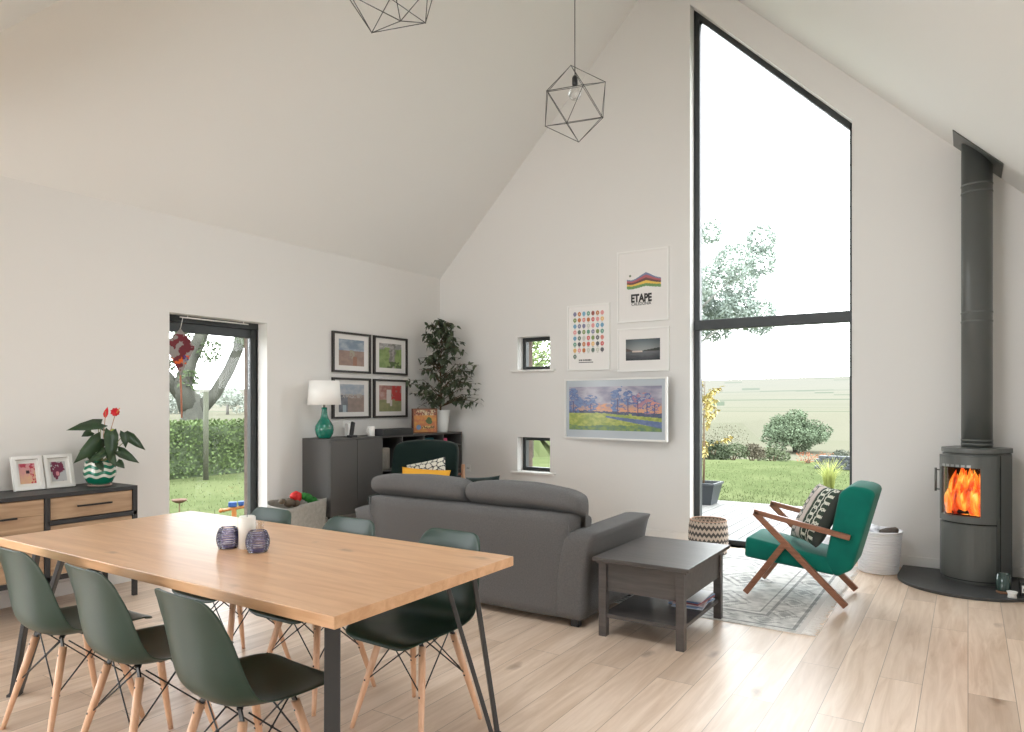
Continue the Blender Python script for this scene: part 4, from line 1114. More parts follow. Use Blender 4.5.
for sgn in (1, -1):
  mb = MB()
  for k in range(260):
    y = ry0+.004+(ry1-ry0-.008)*k/259; x, s = (rx1, 1) if sgn > 0 else (rx0, -1); dy = rnd.uniform(-.012, .012); L_ = rnd.uniform(.05, .085)
    mb.bar((x, y, .004), (x+s*L_, y+dy, .0035), .005, .004)
  obj('fringe', mb, M['fringe'], o)

# ------------------------------------------------------------------ green armchair
ay0, ay1 = 5.19, 5.70
o = thing('armchair', 'green velvet armchair with crossed walnut arms and legs on the rug', 'armchair', (-1.0, (ay0+ay1)/2, .0075))
zz = .0075
for y in (ay0, ay1):
    d = -1 if y == ay0 else 1
    T0, TB_ = Vector((-1.295, y, .618)), Vector((-.665, y, .492))
    mb = MB().bar(T0, TB_, .032, .036, up=(0, 0, 1), bevel=.004); obj('arm', mb, M['walnut'], o)
    a, b = Vector((-1.29, y, .612)), Vector((-.69, y, zz+.018)); mb = MB().bar(a, b, .032, .042, up=(0, 0, 1), bevel=.004); obj('leg', mb, M['walnut'], o)
    a, b = Vector((-1.085, y, .405)), Vector((-1.355, y, zz+.018)); mb = MB().bar(a, b, .030, .042, up=(0, 0, 1), bevel=.004); obj('leg', mb, M['walnut'], o)
def slabxz(pts, y0, y1, b=.03, amp=.003):
    """soft upholstered slab from a side outline in x,z"""
    mb = MB(); mb.prism(pts, y0, y1, 'Y'); bmesh.ops.recalc_face_normals(mb.bm, faces=mb.bm.faces)
    bmesh.ops.bevel(mb.bm, geom=mb.bm.edges[:], offset=b, segments=4, affect='EDGES', profile=.5)
    for f in mb.bm.faces: f.smooth = True
    return mb
mb = slabxz([(-1.375, .275), (-1.362, .425), (-.80, .335), (-.76, .215)], ay0+.022, ay1-.022, .028); obj('seat', mb, M['velvet'], o)
mb = slabxz([(-.83, .30), (-.735, .79), (-.665, .84), (-.555, .83), (-.512, .80), (-.655, .27), (-.76, .205)], ay0+.022, ay1-.022, .026); obj('backrest', mb, M['velvet'], o)
def f_pil(u, v):
    # half pale, half dark green with looping lines
    c = (196, 184, 176) if u < .45 else (58, 70, 60); ln = (92, 98, 96) if u < .45 else (206, 206, 192)
    for k, cx_ in enumerate((.20, .62, .86)):
        w_ = .075
        for j in range(9):
            cy_ = j*.12+.03; r = math.hypot((u-cx_)/1.15, v-cy_)
            if abs(r-w_) < .012: c = ln
    if abs(u-.45) < .012: c = (170, 160, 150)
    if k == 2 and u > .93: c = (60, 64, 60)
    return c
pillow('throw_pillow', M['cloth'], (-.905, 5.42, .60), (.55, -.83, .0), (.44, .22, .87), .43, .45, .13, f_pil, n=80, label='pale and green pillow with looping lines leaning in the green armchair', cat='cushion')

# ------------------------------------------------------------------ baskets
o = thing('woven_basket', 'round woven basket with dark zigzag bands at the foot of the tall window', 'basket', (-2.03, 6.47, .0075))
bmat = mat('woven_bands', (196, 176, 158), .9); nt = bmat.node_tree; n = nt.nodes; L = nt.links.new
tc = n.new('ShaderNodeTexCoord'); s = n.new('ShaderNodeSeparateXYZ'); L(tc.outputs['Object'], s.inputs[0])
def mth(op, a, b_=None, n=n, L=L):
    k = n.new('ShaderNodeMath'); k.operation = op
    for i, q in enumerate((a, b_)):
        if q is None: continue
        if isinstance(q, (int, float)): k.inputs[i].default_value = q
        else: L(q, k.inputs[i])
    return k.outputs[0]
zig = mth('MULTIPLY', mth('ABSOLUTE', mth('SUBTRACT', mth('FRACT', mth('MULTIPLY', mth('ARCTAN2', s.outputs['Y'], s.outputs['X']), 4.456)), .5)), .05)
st_ = mth('GREATER_THAN', mth('SINE', mth('MULTIPLY', mth('ADD', s.outputs['Z'], zig), 2*PI/.062)), .05)
mx = n.new('ShaderNodeMix'); mx.data_type = 'RGBA'; mx.inputs['A'].default_value = (*lin((200, 182, 166), ), 1); mx.inputs['B'].default_value = (*lin((84, 78, 74)), 1)
L(st_, mx.inputs['Factor']); L(mx.outputs['Result'], n['Principled BSDF'].inputs['Base Color'])
mb = MB(); pr = []
for k in range(34):
    z = k/33*.30; r = .150+.026*math.sin(PI*(.15+.75*z/.33)); pr.append((r+.004*(k % 2), z))
mb.lathe((0, 0, .002), [(0, 0)]+pr, 56, True, False); obj('basket_side', mb, bmat, o, local=True, solid=.006)
mb = MB().tube([(math.cos(a)*.163, math.sin(a)*.163, .305) for a in [2*PI*i/40 for i in range(40)]], .007, 8, close=True); obj('rim', mb, mat('terracotta_rim', (178, 146, 126), .9), o, local=True)
def bin_(label, loc, r0, r1, h, grp):
    o = thing('ribbed_bin', label, 'bin', loc, 0, grp)
    pr = []; k = 15
    for i in range(k):
        z = i/k*h; r = r0+(r1-r0)*z/h; pr += [(r, z), (r+.006, z+h/k*.35), (r+.006, z+h/k*.65), (r, z+h/k*.98)]
    mb = MB().lathe((0, 0, .001), [(0, 0)]+pr+[(r1+.01, h), (r1+.01, h+.012), (r1-.008, h+.012), (r0-.012, .012), (0, .012)], 48); obj('bin_body', mb, M['satin'], o, local=True)
    return o
bin_('white ribbed bin filled with odds and ends beside the hearth', (-.625, 6.55, 0), .146, .172, .335, 'white ribbed bins')
bin_('smaller white ribbed bin half hidden behind the green armchair', (-.965, 6.66, 0), .10, .115, .24, 'white ribbed bins')
mb = MB().tube([(-.05, .03, -.02), (0, .0, -.004), (.055, -.03, .012)], [.02, .028, .026], 10).ball((.058, -.032, .012), .028, 2)
setp(obj('firewood_log', mb, mat('log_dark', (84, 74, 66), .8), loc=(-.555, 6.50, .352), local=True), 'dark brown log sticking out of the white bin', 'log')
mb = MB().ball((0, 0, 0), .055, 3, (1.0, 1, .6), .8, seed=3); setp(obj('cloth', mb, M['satin'], loc=(-.665, 6.55, .345), local=True), 'crumpled white cloth in the middle of the white bin', 'cloth')
mb = MB().ball((0, 0, 0), .045, 3, (1.1, 1, .5), .8, seed=7); setp(obj('glove', mb, mat('glove_dark', (52, 52, 56), .8), loc=(-.76, 6.50, .352), local=True), 'dark crumpled glove at the left of the white bin', 'glove')

# ------------------------------------------------------------------ hearth and stove
def arc(cx, cy, r, a0, a1, n): return [(cx+r*math.cos(a0+(a1-a0)*i/n), cy+r*math.sin(a0+(a1-a0)*i/n)) for i in range(n+1)]
hp = arc(.0, 6.43, .477, PI, 2*PI-.0, 40)
hp = [(-.465, G-.02)]+[(max(-.477, x), y) for x, y in hp]
hp = [p for p in hp if p[0] < XR-.019]+[(XR-.02, 6.50), (XR-.02, G-.02)]
mb = MB().prism(hp, .0, .022, 'Z'); setp(obj('hearth_plate', mb, M['slate'], loc=(0, 6.5, 0), bev=.003), 'dark curved hearth plate on the floor under the wood stove', 'hearth')
sa = math.radians(-24); SP = Vector((.052, 6.585, .023))
o = thing('wood_stove', 'grey cylindrical wood burning stove with glass door on the dark hearth', 'stove', SP, sa)
A = .200                                             # half width
def outline(s=0, n=24):                               # plan outline, front towards -y
    fr = [(-(A+s)*math.cos(PI*i/n), -.07-(.165+s)*math.sin(PI*i/n)) for i in range(n+1)]
    bk = [(A+s, .12), (A*.8+s, .17+s), (-(A*.8+s), .17+s), (-(A+s), .12)]
    return fr+bk
gx0, gx1, gz0, gz1 = -.150, .118, .512, .882
def fa(x): return -.07-.165*math.sqrt(max(0, 1-(x/A)**2))
cxa, cxb, cyb = gx0-.012, gx1+.012, .04        # the fire chamber
mb = MB().prism(outline(0), 0, gz0-.006, 'Z').prism(outline(0), gz1+.006, .985, 'Z')
lf = [(-A+(cxa+A)*i/8, fa(-A+(cxa+A)*i/8)) for i in range(9)]; rt = [(cxb+(A-cxb)*i/10, fa(cxb+(A-cxb)*i/10)) for i in range(11)]
mb.prism(lf+[(cxa, cyb), (-A, cyb)], gz0-.006, gz1+.006, 'Z').prism([(cxb, cyb)]+rt+[(A, cyb)], gz0-.006, gz1+.006, 'Z')
mb.prism([(-A, cyb), (A, cyb), (A, .12), (A*.8, .17), (-A*.8, .17), (-A, .12)], gz0-.006, gz1+.006, 'Z')
obj('stove_body', mb, M['stove'], o, local=True)
mb = MB().b2((cxa, cyb-.006, gz0-.004), (cxb, cyb-.001, gz1+.004)).b2((cxa+.0005, -.13, gz0-.005), (cxa+.004, cyb-.006, gz1+.004)).b2((cxb-.004, -.2, gz0-.005), (cxb-.0005, cyb-.006, gz1+.004)).b2((cxa, -.19, gz0-.005), (cxb, cyb, gz0-.001))
obj('chamber_lining', mb, mat('soot', (40, 20, 14), .9), o, local=True)
mb = MB().prism(outline(.008), .992, 1.03, 'Z').prism(outline(-.008), .985, .992, 'Z'); obj('top_plate', mb, M['stove'], o, local=True, bev=.006)
def curved(mb, x0, x1, z0, z1, off, th, n=18, m=None):
    def pt(x, o_): q = max(-1, min(1, x/A)); c_ = math.sqrt(max(0, 1-q*q)); nx, ny = q/A, -c_/.165*1.0; l = math.hypot(nx, ny) or 1; return Vector((x+nx/l*o_, -.07-.165*c_+ny/l*o_, 0))
    V = []
    for i in range(n+1):
        x = x0+(x1-x0)*i/n; a, b = pt(x, off), pt(x, off+th)
        V.append([mb.bm.verts.new((a.x, a.y, z0)), mb.bm.verts.new((b.x, b.y, z0)), mb.bm.verts.new((b.x, b.y, z1)), mb.bm.verts.new((a.x, a.y, z1))])
    for i in range(n):
        for j in range(4):
            f = mb.bm.faces.new((V[i][j], V[i+1][j], V[i+1][(j+1) % 4], V[i][(j+1) % 4]))
            if m is not None: f.material_index = mb.mi(m)
    mb.bm.faces.new(V[0]); mb.bm.faces.new(V[-1][::-1]); return mb
d0 = MB(); E_ = .186
curved(d0, -E_, E_, .462, gz0, .003, .016); curved(d0, -E_, E_, gz1, .972, .003, .016); curved(d0, -E_, gx0, gz0, gz1, .003, .016, 8); curved(d0, gx1, E_, gz0, gz1, .003, .016, 10)
door = obj('fire_door', d0, M['stove'], o, local=True)
mb = MB(); curved(mb, gx0-.004, gx1+.004, gz0, gz1, .0105, .002); obj('glass', mb, M['glass'], door, local=True)
mb = MB().tube([(-.232, -.140, .675), (-.232, -.140, .86)], .009, 12).tube([(-.17, -.13, .69), (-.232, -.140, .69)], .005, 8).tube([(-.17, -.13, .845), (-.232, -.140, .845)], .005, 8); obj('handle', mb, mat('handle_steel', (120, 118, 112), .3, metal=.8), door, local=True)
mb = MB(); curved(mb, -E_, E_, .03, .450, .003, .014); obj('lower_door', mb, M['stove'], o, local=True)
mb = MB(); curved(mb, -.193, .193, .02, gz0-.02, -.002, .004); obj('seam', mb, M['stovedark'], o, local=True)
mb = MB().b2((A-.006, -.079, .02), (A+.002, -.069, .98)); obj('side_seam', mb, M['stovedark'], o, local=True)
mb = MB(); mb.b2((A+.001, -.07, .03), (A+.004, .115, .975)); obj('side_panel', mb, M['stove'], o, local=True)
# vents above the glass
mb = MB()
for k in range(6): curved(mb, gx0+.012+k*.036, gx0+.036+k*.036, gz1+.004, gz1+.022, .018, .002, 2)
obj('air_vent', mb, mat('vent_steel', (150, 150, 148), .35, metal=.7), door, local=True)
# logs and flames inside the fire chamber
def fire_mat():
    m = bpy.data.materials.new('flames'); m.use_nodes = True; nt = m.node_tree; n = nt.nodes; L = nt.links.new; b = n['Principled BSDF']
    tc = n.new('ShaderNodeTexCoord'); mp = n.new('ShaderNodeMapping'); mp.inputs['Scale'].default_value = (16, 16, 4.5); mp.inputs['Rotation'].default_value = (0, math.radians(14), 0)
    t = n.new('ShaderNodeTexNoise'); t.inputs['Scale'].default_value = 1.; t.inputs['Detail'].default_value = 4; t.inputs['Distortion'].default_value = .9
    r = n.new('ShaderNodeValToRGB'); e = r.color_ramp.elements; e[0].position = .30; e[0].color = (.25, .012, .002, 1); e[1].position = .74; e[1].color = (1., .82, .38, 1)
    for p, c in ((.42, (.75, .07, .008)), (.52, (.98, .22, .02)), (.62, (1., .48, .07))):
        q = e.new(p); q.color = (*c, 1)
    L(tc.outputs['Object'], mp.inputs['Vector']); L(mp.outputs['Vector'], t.inputs['Vector']); L(t.outputs['Fac'], r.inputs['Fac'])
    b.inputs['Base Color'].default_value = (0, 0, 0, 1); L(r.outputs['Color'], b.inputs['Emission Color']); b.inputs['Emission Strength'].default_value = .72
    return m
fm = fire_mat()
rnd = random.Random(8)
for k in range(54):
    row = k % 3; yb = (-.02, -.075, -.135)[row]; x0_ = cxa+.018+(cxb-cxa-.036)*((k*.618) % 1)
    yb = max(yb, fa(x0_)+.032); h = rnd.uniform(.28, .37)*(1, .92, .62)[row]; lean = rnd.uniform(-.02, .045); w0 = rnd.uniform(.018, .036)
    mb = MB(); pts = []; rs = []
    for i in range(14):
        s_ = i/13; x = x0_+lean*s_+.012*math.sin(s_*7+k); x = max(cxa+.012, min(cxb-.012, x))
        pts.append(Vector((x, yb+.01*math.sin(s_*5+k*2), gz0+.004+h*s_))); rs.append(max(.001, w0*math.sin(PI*min(1, .25+s_*.75))**.8))
    mb.tube(pts, rs, 10)
    for v in mb.bm.verts: v.co.x = max(cxa+.006, min(cxb-.006, v.co.x)); v.co.z = min(v.co.z, gz1)
    obj('flame', mb, fm, o, local=True)
for (a, b, r) in (((-.13, -.10, gz0+.02), (-.07, -.12, gz0+.19), .014), ((-.10, -.15, gz0+.016), (.06, -.13, gz0+.03), .018), ((.02, -.12, gz0+.02), (.05, -.04, gz0+.16), .013), ((-.12, -.04, gz0+.02), (.07, -.05, gz0+.05), .022)):
    mb = MB(); mb.tube([a, Vector(a).lerp(Vector(b), .5), b], [r, r*1.1, r*.85], 9); obj('burning_log', mb, mat('charred', (34, 20, 14), .9), o, local=True)
# flue
o = thing('flue_pipe', 'long dark grey flue pipe rising from the stove to a sloping ceiling plate', 'flue pipe', (.058, 6.60, 1.054))
fz = lambda x: CR-x
mb = MB(); n_ = 40; r = .104
bot = [mb.bm.verts.new((.058+r*math.cos(2*PI*i/n_), 6.60+r*math.sin(2*PI*i/n_), 1.055)) for i in range(n_)]
top = [mb.bm.verts.new((.058+r*math.cos(2*PI*i/n_), 6.60+r*math.sin(2*PI*i/n_), fz(.058+r*math.cos(2*PI*i/n_))-.012)) for i in range(n_)]
for i in range(n_):
    f = mb.bm.faces.new((bot[i], bot[(i+1) % n_], top[(i+1) % n_], top[i])); f.smooth = True
mb.bm.faces.new(bot[::-1]); mb.bm.faces.new(top); obj('pipe', mb, M['stove'], o)
for z in (1.07, 1.10, 2.03, 2.10, 3.04, 3.10):
    mb = MB().lathe((.058, 6.60, z), [(.105, 0), (.1075, .004), (.1075, .012), (.105, .016)], 40, False, False); obj('joint_ring', mb, M['stove'], o)
mb = MB(); s_ = math.sqrt(.5)
x0_, x1_ = -.10, .222
for (ya, yb) in ((6.40, 6.79),):
    pts = [(x0_, ya), (x1_, ya), (x1_, yb), (x0_, yb)]
    lo_ = [mb.bm.verts.new((x, y, fz(x)-.012)) for x, y in pts]; hi_ = [mb.bm.verts.new((x, y, fz(x)-.002)) for x, y in pts]
    mb.bm.faces.new(lo_[::-1]); mb.bm.faces.new(hi_)
    for i in range(4): mb.bm.faces.new((lo_[i], lo_[(i+1) % 4], hi_[(i+1) % 4], hi_[i]))
obj('ceiling_plate', mb, M['stove'], o)
# small things on the hearth
o = thing('jar_candle', 'dark green glass candle jar with brown base on the hearth', 'candle', (.215, 6.205, .0225))
mb = MB().lathe((0, 0, 0), [(0, 0), (.042, 0), (.044, .004), (.044, .018), (0, .018)], 28); obj('jar_base', mb, mat('cork', (150, 110, 84), .8), o, local=True)
mb = MB().lathe((0, 0, .018), [(0, 0), (.045, 0), (.046, .01), (.046, .12), (.042, .12), (.040, .02), (0, .02)], 28); obj('jar_glass', mb, mat('green_jar', (44, 66, 62), .12, coat=.6), o, local=True)
o = thing('tealight_holder', 'small white ceramic tealight holder in front of the green candle jar', 'candle holder', (.262, 6.09, .0225))
mb = MB().lathe((0, 0, 0), [(0, 0), (.03, 0), (.026, .012), (.026, .022), (.034, .042), (.030, .042), (.02, .026), (0, .026)], 24); obj('holder', mb, M['white'], o, local=True)
mb = MB().lathe((0, 0, .028), [(0, 0), (.018, 0), (.018, .01), (0, .01)], 20); obj('candle', mb, M['wax'], o, local=True)
o = thing('match_box', 'black box with small white label at the right edge of the hearth', 'box', (.365, 6.22, .0225))
mb = MB().b2((.31, 6.17, .0225), (.43, 6.27, .115)); obj('box', mb, M['black'], o, bev=.003)
mb = MB().b2((.322, 6.1685, .045), (.352, 6.1695, .098)); obj('label', mb, M['card'], o)
mb = MB().b2((.331, 6.168, .058), (.343, 6.1684, .078)); obj('label_mark', mb, mat('mark_green', (60, 90, 70), .6), o)

# ------------------------------------------------------------------ pendants
ICO1 = [[0.8396, 0.0585, -0.54], [-0.0836, 0.6359, 0.7672], [0.0836, -0.6359, -0.7672], [-0.8396, -0.0585, 0.54], [0.8399, 0.2097, 0.5006], [-0.3834, -0.914, 0.1329], [0.3834, 0.914, -0.1329], [-0.8399, -0.2097, -0.5006], [0.6546, -0.7482, 0.1085], [-0.084, 0.3913, -0.9164], [0.084, -0.3913, 0.9164], [-0.6546, 0.7482, -0.1085]]
ICO2 = [[0.6443, -0.2157, 0.7337], [0.1488, 0.8605, -0.4873], [-0.1488, -0.8605, 0.4873], [-0.6443, 0.2157, -0.7337], [0.3324, 0.7704, 0.5441], [-0.951, -0.2729, 0.1454], [0.951, 0.2729, -0.1454], [-0.3324, -0.7704, -0.5441], [-0.3473, 0.0699, 0.9351], [0.6536, -0.735, -0.1805], [-0.6536, 0.735, 0.1805], [0.3473, -0.0699, -0.9351]]
def pendant(label, c, V, r, ztop):
    c = Vector(c); o = thing('pendant_lamp', label, 'pendant lamp', c, 0, 'geometric wire pendants')
    V = [Vector(v)*r for v in V]; mb = MB()
    for i in range(12):
        for j in range(i+1, 12):
            if (V[i]-V[j]).length < r*1.1: mb.tube([V[i], V[j]], .0024, 6)
        mb.ball(V[i], .004, 1)
    obj('wire_cage', mb, M['wire'], o, local=True)
    hs = Vector((0, 0, .145))
    mb = MB().tube([(0, 0, .20), (0, 0, ztop-c.z)], .0035, 8).lathe((0, 0, ztop-c.z-.04), [(0, 0), (.05, 0), (.05, .03), (0, .03)], 24); obj('cord', mb, M['black'], o, local=True)
    mb = MB().lathe((0, 0, .14), [(0, 0), (.018, 0), (.021, .01), (.021, .055), (.012, .072), (0, .074)], 20); obj('lamp_holder', mb, M['black'], o, local=True)
    mb = MB().lathe((0, 0, .03), [(0, 0), (.03, .01), (.046, .035), (.048, .055), (.034, .085), (.016, .105), (.014, .11)], 28, False, False); obj('bulb', mb, M['clear'], o, local=True)
pendant('black wire pendant lamp hanging in full view in the middle of the room', (-2.4406, 4.6, 3.6124), ICO1, .2641, ZA-.02)
pendant('black wire pendant lamp cut off by the top edge of the photo', (-2.4569, 2.63, 3.5542), ICO2, .2749, EAVE+2.63-YH-.0)

# ------------------------------------------------------------------ outside
def gh(x, y):
    """height of the land"""
    d = math.hypot(x, y)
    P = [(0, -.08), (19, -.08), (30, -1.0), (45, -1.75), (100, -2.0), (200, -1.6), (400, .8), (800, 17), (1300, 50), (1600, 46), (2200, 30)]
    h = P[-1][1]
    for (a, b), (c, e) in zip(P, P[1:]):
        if a <= d <= c: h = b+(e-b)*(d-a)/(c-a); break
    if d > 300:
        an = math.atan2(-x, y); k = .5+.5*math.exp(-((an+.05)/.55)**2)      # lower towards the left
        h = h*k + (d/1300)*3.2*noise.noise(Vector((x/260, y/260, 0)))
    elif x < -17 and d < 300:
        h = max(h, -.4)*1.0
    return h
def land(name, r0, r1, nr, na, fn, power=2.):
    mb = MB(); V = []; cols = []
    for i in range(nr+1):
        r = r0+(r1-r0)*(i/nr)**power
        V.append([])
        for j in range(na+1):
            a = -1.1+3.4*j/na; x, y = -r*math.sin(a), r*math.cos(a)
            V[-1].append(mb.bm.verts.new((x, y, gh(x, y))))
    for i in range(nr):
        for j in range(na):
            f = mb.bm.faces.new((V[i][j], V[i+1][j], V[i+1][j+1], V[i][j+1])); f.smooth = True
            c = f.calc_center_median(); cols.append(lin(fn(c.x, c.y, c.z)))
    me = bpy.data.meshes.new(name); mb.bm.to_mesh(me); mb.bm.free()
    at = me.attributes.new('Col', 'FLOAT_COLOR', 'FACE')
    for i, c in enumerate(cols): at.data[i].color = (*c, 1)
    me.materials.append(M['earth']); o = bpy.data.objects.new(name, me); COL.objects.link(o); o['kind'] = 'structure'; return o
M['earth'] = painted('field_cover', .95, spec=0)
def hazy_fieldc(x, y, z):
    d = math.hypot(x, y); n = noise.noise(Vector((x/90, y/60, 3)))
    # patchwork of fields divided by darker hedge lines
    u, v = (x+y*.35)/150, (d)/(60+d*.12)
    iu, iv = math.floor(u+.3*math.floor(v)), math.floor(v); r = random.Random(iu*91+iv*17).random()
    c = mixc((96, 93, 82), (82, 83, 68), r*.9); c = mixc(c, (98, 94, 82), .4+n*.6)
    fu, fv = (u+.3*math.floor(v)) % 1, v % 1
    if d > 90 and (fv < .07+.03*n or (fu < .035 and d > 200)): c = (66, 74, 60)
    c = mixc(c, (94, 93, 89), min(.6, d/1600))  # greyer with distance, haze mixed into the field colour
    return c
land('hillside', 34, 2200, 120, 150, hazy_fieldc, 2.6)
def lawnc(x, y, z): 
    n = fbm(x*.9, y*.9, 2); n2 = fbm(x*6, y*6, 4)
    return mixc((85, 91, 62), (72, 80, 52), .5+.9*n+.5*n2)
mb = MB(); V = []; N_ = 150
lw = land('ground', .1, 34.5, 150, 220, lawnc, 1.)
# keep the lawn out of the house footprint
bm = bmesh.new(); bm.from_mesh(lw.data)
dead = [v for v in bm.verts if W-.3 < v.co.x < XR+.3 and YR-.3 < v.co.y < G+.3]
bmesh.ops.delete(bm, geom=dead, context='VERTS'); bm.to_mesh(lw.data); bm.free()
# grass blades tufts close to the deck and the garden door
mb = MB(); rnd = random.Random(4)
for k in range(9000):
    if k % 3 == 0: x, y = rnd.uniform(-13, -5.9), rnd.uniform(3, 9.5)
    else: y = 10.5+7*rnd.random()**1.5; x = -rnd.uniform(.05, .42)*y
    h = rnd.uniform(.02, .05); a = rnd.uniform(0, PI); w_ = .008; z = gh(x, y)
    dx, dy = math.cos(a)*w_, math.sin(a)*w_; lx_, ly_ = rnd.uniform(-.02, .02), rnd.uniform(-.02, .02)
    p = [mb.bm.verts.new(q) for q in ((x-dx, y-dy, z), (x+dx, y+dy, z), (x+lx_, y+ly_, z+h))]; mb.bm.faces.new(p)
q = obj('lawn_grass', mb, mat('grass_blade', (96, 104, 70), .8, spec=.1)); setp(q, 'short green grass growing on the lawn around the house', 'grass', kind='stuff')
# deck
M['deck'] = mat('deck_board', (106, 104, 101), .7, var=.10, vscale=4, stretch=(8, .6, 1))
mb = MB(); dx0 = -5.4; k = 0
while dx0+k*.146 < 2.2:
    x = dx0+k*.146; mb.b2((x+.004, G+.33, -.075), (x+.140, 10.4, -.045)); k += 1
q = obj('deck', mb, M['deck']); q['kind'] = 'structure'
mb = MB().b2((-2.5, G+.02, -.06), (-.7, G+.34, .0)); q = obj('trim_1', mb, mat('threshold', (120, 116, 112), .5)); q['kind'] = 'structure'

def foliage(mb, blobs, n, L, w, rnd, droop=.2):
    tot = sum(b[1]**2 for b in blobs)
    for c, r, s in blobs:
        c = Vector(c)
        for _ in range(int(n*r*r/tot)):
            d = Vector((rnd.gauss(0, 1), rnd.gauss(0, 1), rnd.gauss(0, 1))).normalized()
            p = c+Vector((d.x*s[0], d.y*s[1], d.z*s[2]))*r*rnd.uniform(.55, 1.05)**.6
            dd = Vector((rnd.gauss(0, 1), rnd.gauss(0, 1), rnd.gauss(-.2, .8)))
            l = L*rnd.uniform(.7, 1.3); x = dd.normalized(); y = x.orthogonal().normalized(); y = Matrix.Rotation(rnd.uniform(0, 6.28), 3, x) @ y
            q = [mb.bm.verts.new(v) for v in (p, p+x*l*.45+y*w*.5, p+x*l, p+x*l*.45-y*w*.5)]; mb.bm.faces.new(q)
def leafmat(name, c): return mat(name, c, .75, spec=.15, var=.18, vscale=1.5)
def tree(name, label, cat, base, trunks, blobs, n, L, w, lc, bark, seed, group=None):
    o = thing(name, label, cat, base, 0, group); mb = MB(); b = Vector(base)
    for pts, r in trunks: mb.tube([Vector(p) for p in pts], r, 10)
    obj('trunk', mb, mat(name+'_bark', bark, .9, var=.25, vscale=5, bump=.3, bscale=12), o, local=True)
    mb = MB(); foliage(mb, blobs, n, L, w, random.Random(seed)); obj('foliage', mb, leafmat(name+'_leaf', lc), o, local=True)
    return o
S3 = (1, 1, 1)
# broad round tree in the valley
rnd = random.Random(21); bl = []
for k in range(42):
    a = rnd.uniform(0, 2*PI); r = rnd.uniform(0, 1)**.6*1.95; bl.append(((r*math.cos(a), r*math.sin(a), (.55 if k % 3 == 0 else .9)+rnd.uniform(0, 1.5)*(1-(r/2.4)**2)), rnd.uniform(.42, .66), (1.1, 1.1, .75)))
tr = [([(0, 0, -.1), (.1*math.cos(k), .1*math.sin(k), .4), (.9*math.cos(k*1.3), .9*math.sin(k*1.3), 1.6)], [.12, .09, .03]) for k in range(7)]
tree('round_tree', 'broad round grey green tree in the valley beyond the lawn', 'tree', (-9.3, 47.6, gh(-9.3, 47.6)-.05), tr, bl, 13000, .15, .09, (92, 104, 82), (60, 58, 50), 1)
# tall tree left of the tall window
bl = []
for k in range(26):
    a = rnd.uniform(0, 2*PI); r = rnd.uniform(.2, 1)*2.5; bl.append(((r*math.cos(a)+.9, r*math.sin(a)+.5, 5.6+rnd.uniform(-2.0, 4.4)*(1-r/4.5)), rnd.uniform(.4, .75), S3))
tr = [([(0, 0, -.1), (.05, 0, 2.5), (.1, .1, 5), (.3, 0, 7)], [.22, .18, .1, .02])]+[([(0, 0, 2.5+k*.4), (1.1*math.cos(k*2.1), 1.1*math.sin(k*2.1), 4.2+k*.4), (2.1*math.cos(k*2.1), 2.1*math.sin(k*2.1), 4.9+k*.45)], [.08, .05, .015]) for k in range(7)]
tree('tall_tree', 'tall sparse tree showing in the left side of the tall window', 'tree', (-8.95, 24.1, gh(-8.95, 24.1)-.05), tr, bl, 30000, .12, .07, (142, 152, 144), (120, 120, 114), 2)  # leaf colour lightened to look hazy
# forked tree beyond the hedge
def T3(px, pz, d=16.2):   # metres in the plane facing the house
    return None
# base at (-15, 9.5); r = sideways unit vector seen from the room
bx, by = -15.1, 9.62; rv = Vector((.838, .546, 0))*.0; rv = Vector((.62, .78, 0)).normalized()
def at_(s_, z): return Vector((rv.x*s_, rv.y*s_, z))
tr = [([at_(0, -.1), at_(0, .9), at_(-.02, 1.4), at_(.02, 1.75)], [.36, .30, .26, .10]), ([at_(-.08, 1.4), at_(-.25, 1.9), at_(-.1, 2.5), at_(.15, 3.1), at_(.3, 3.9), at_(.35, 5.2)], [.26, .22, .17, .15, .13, .06]),
      ([at_(.05, 1.3), at_(.45, 1.75), at_(.75, 2.3), at_(.95, 2.8), at_(1.02, 3.4), at_(1.1, 4.6)], [.18, .14, .13, .12, .10, .04]),
      ([at_(-.2, 1.6), at_(-.7, 2.3), at_(-1.1, 3.2), at_(-1.3, 4.6)], [.16, .13, .1, .04]), ([at_(.95, 2.8), at_(1.35, 3.2), at_(1.9, 3.4)], [.06, .04, .01])]
bl = [(tuple(at_(s_, z)+Vector((0, rnd.uniform(-.6, .6), 0))), r, S3) for s_, z, r in [(-1., 2.9, .55), (-1.3, 3.8, .8), (-.7, 4.6, .7), (.1, 4.9, .8), (.9, 4.9, .8), (1.7, 4.4, .7), (.45, 2.75, .28), (.1, 2.1, .22), (1.5, 3.2, .4), (1.9, 2.9, .4), (-.9, 1.9, .4), (.55, 3.6, .4), (1.35, 2.2, .22), (2.3, 3.8, .6)]]
tree('forked_tree', 'large forked tree with thick pale trunks beyond the hedge, seen through the garden door', 'tree', (bx, by, gh(bx, by)-.05), tr, bl, 9000, .11, .06, (80, 92, 66), (66, 66, 58), 3)
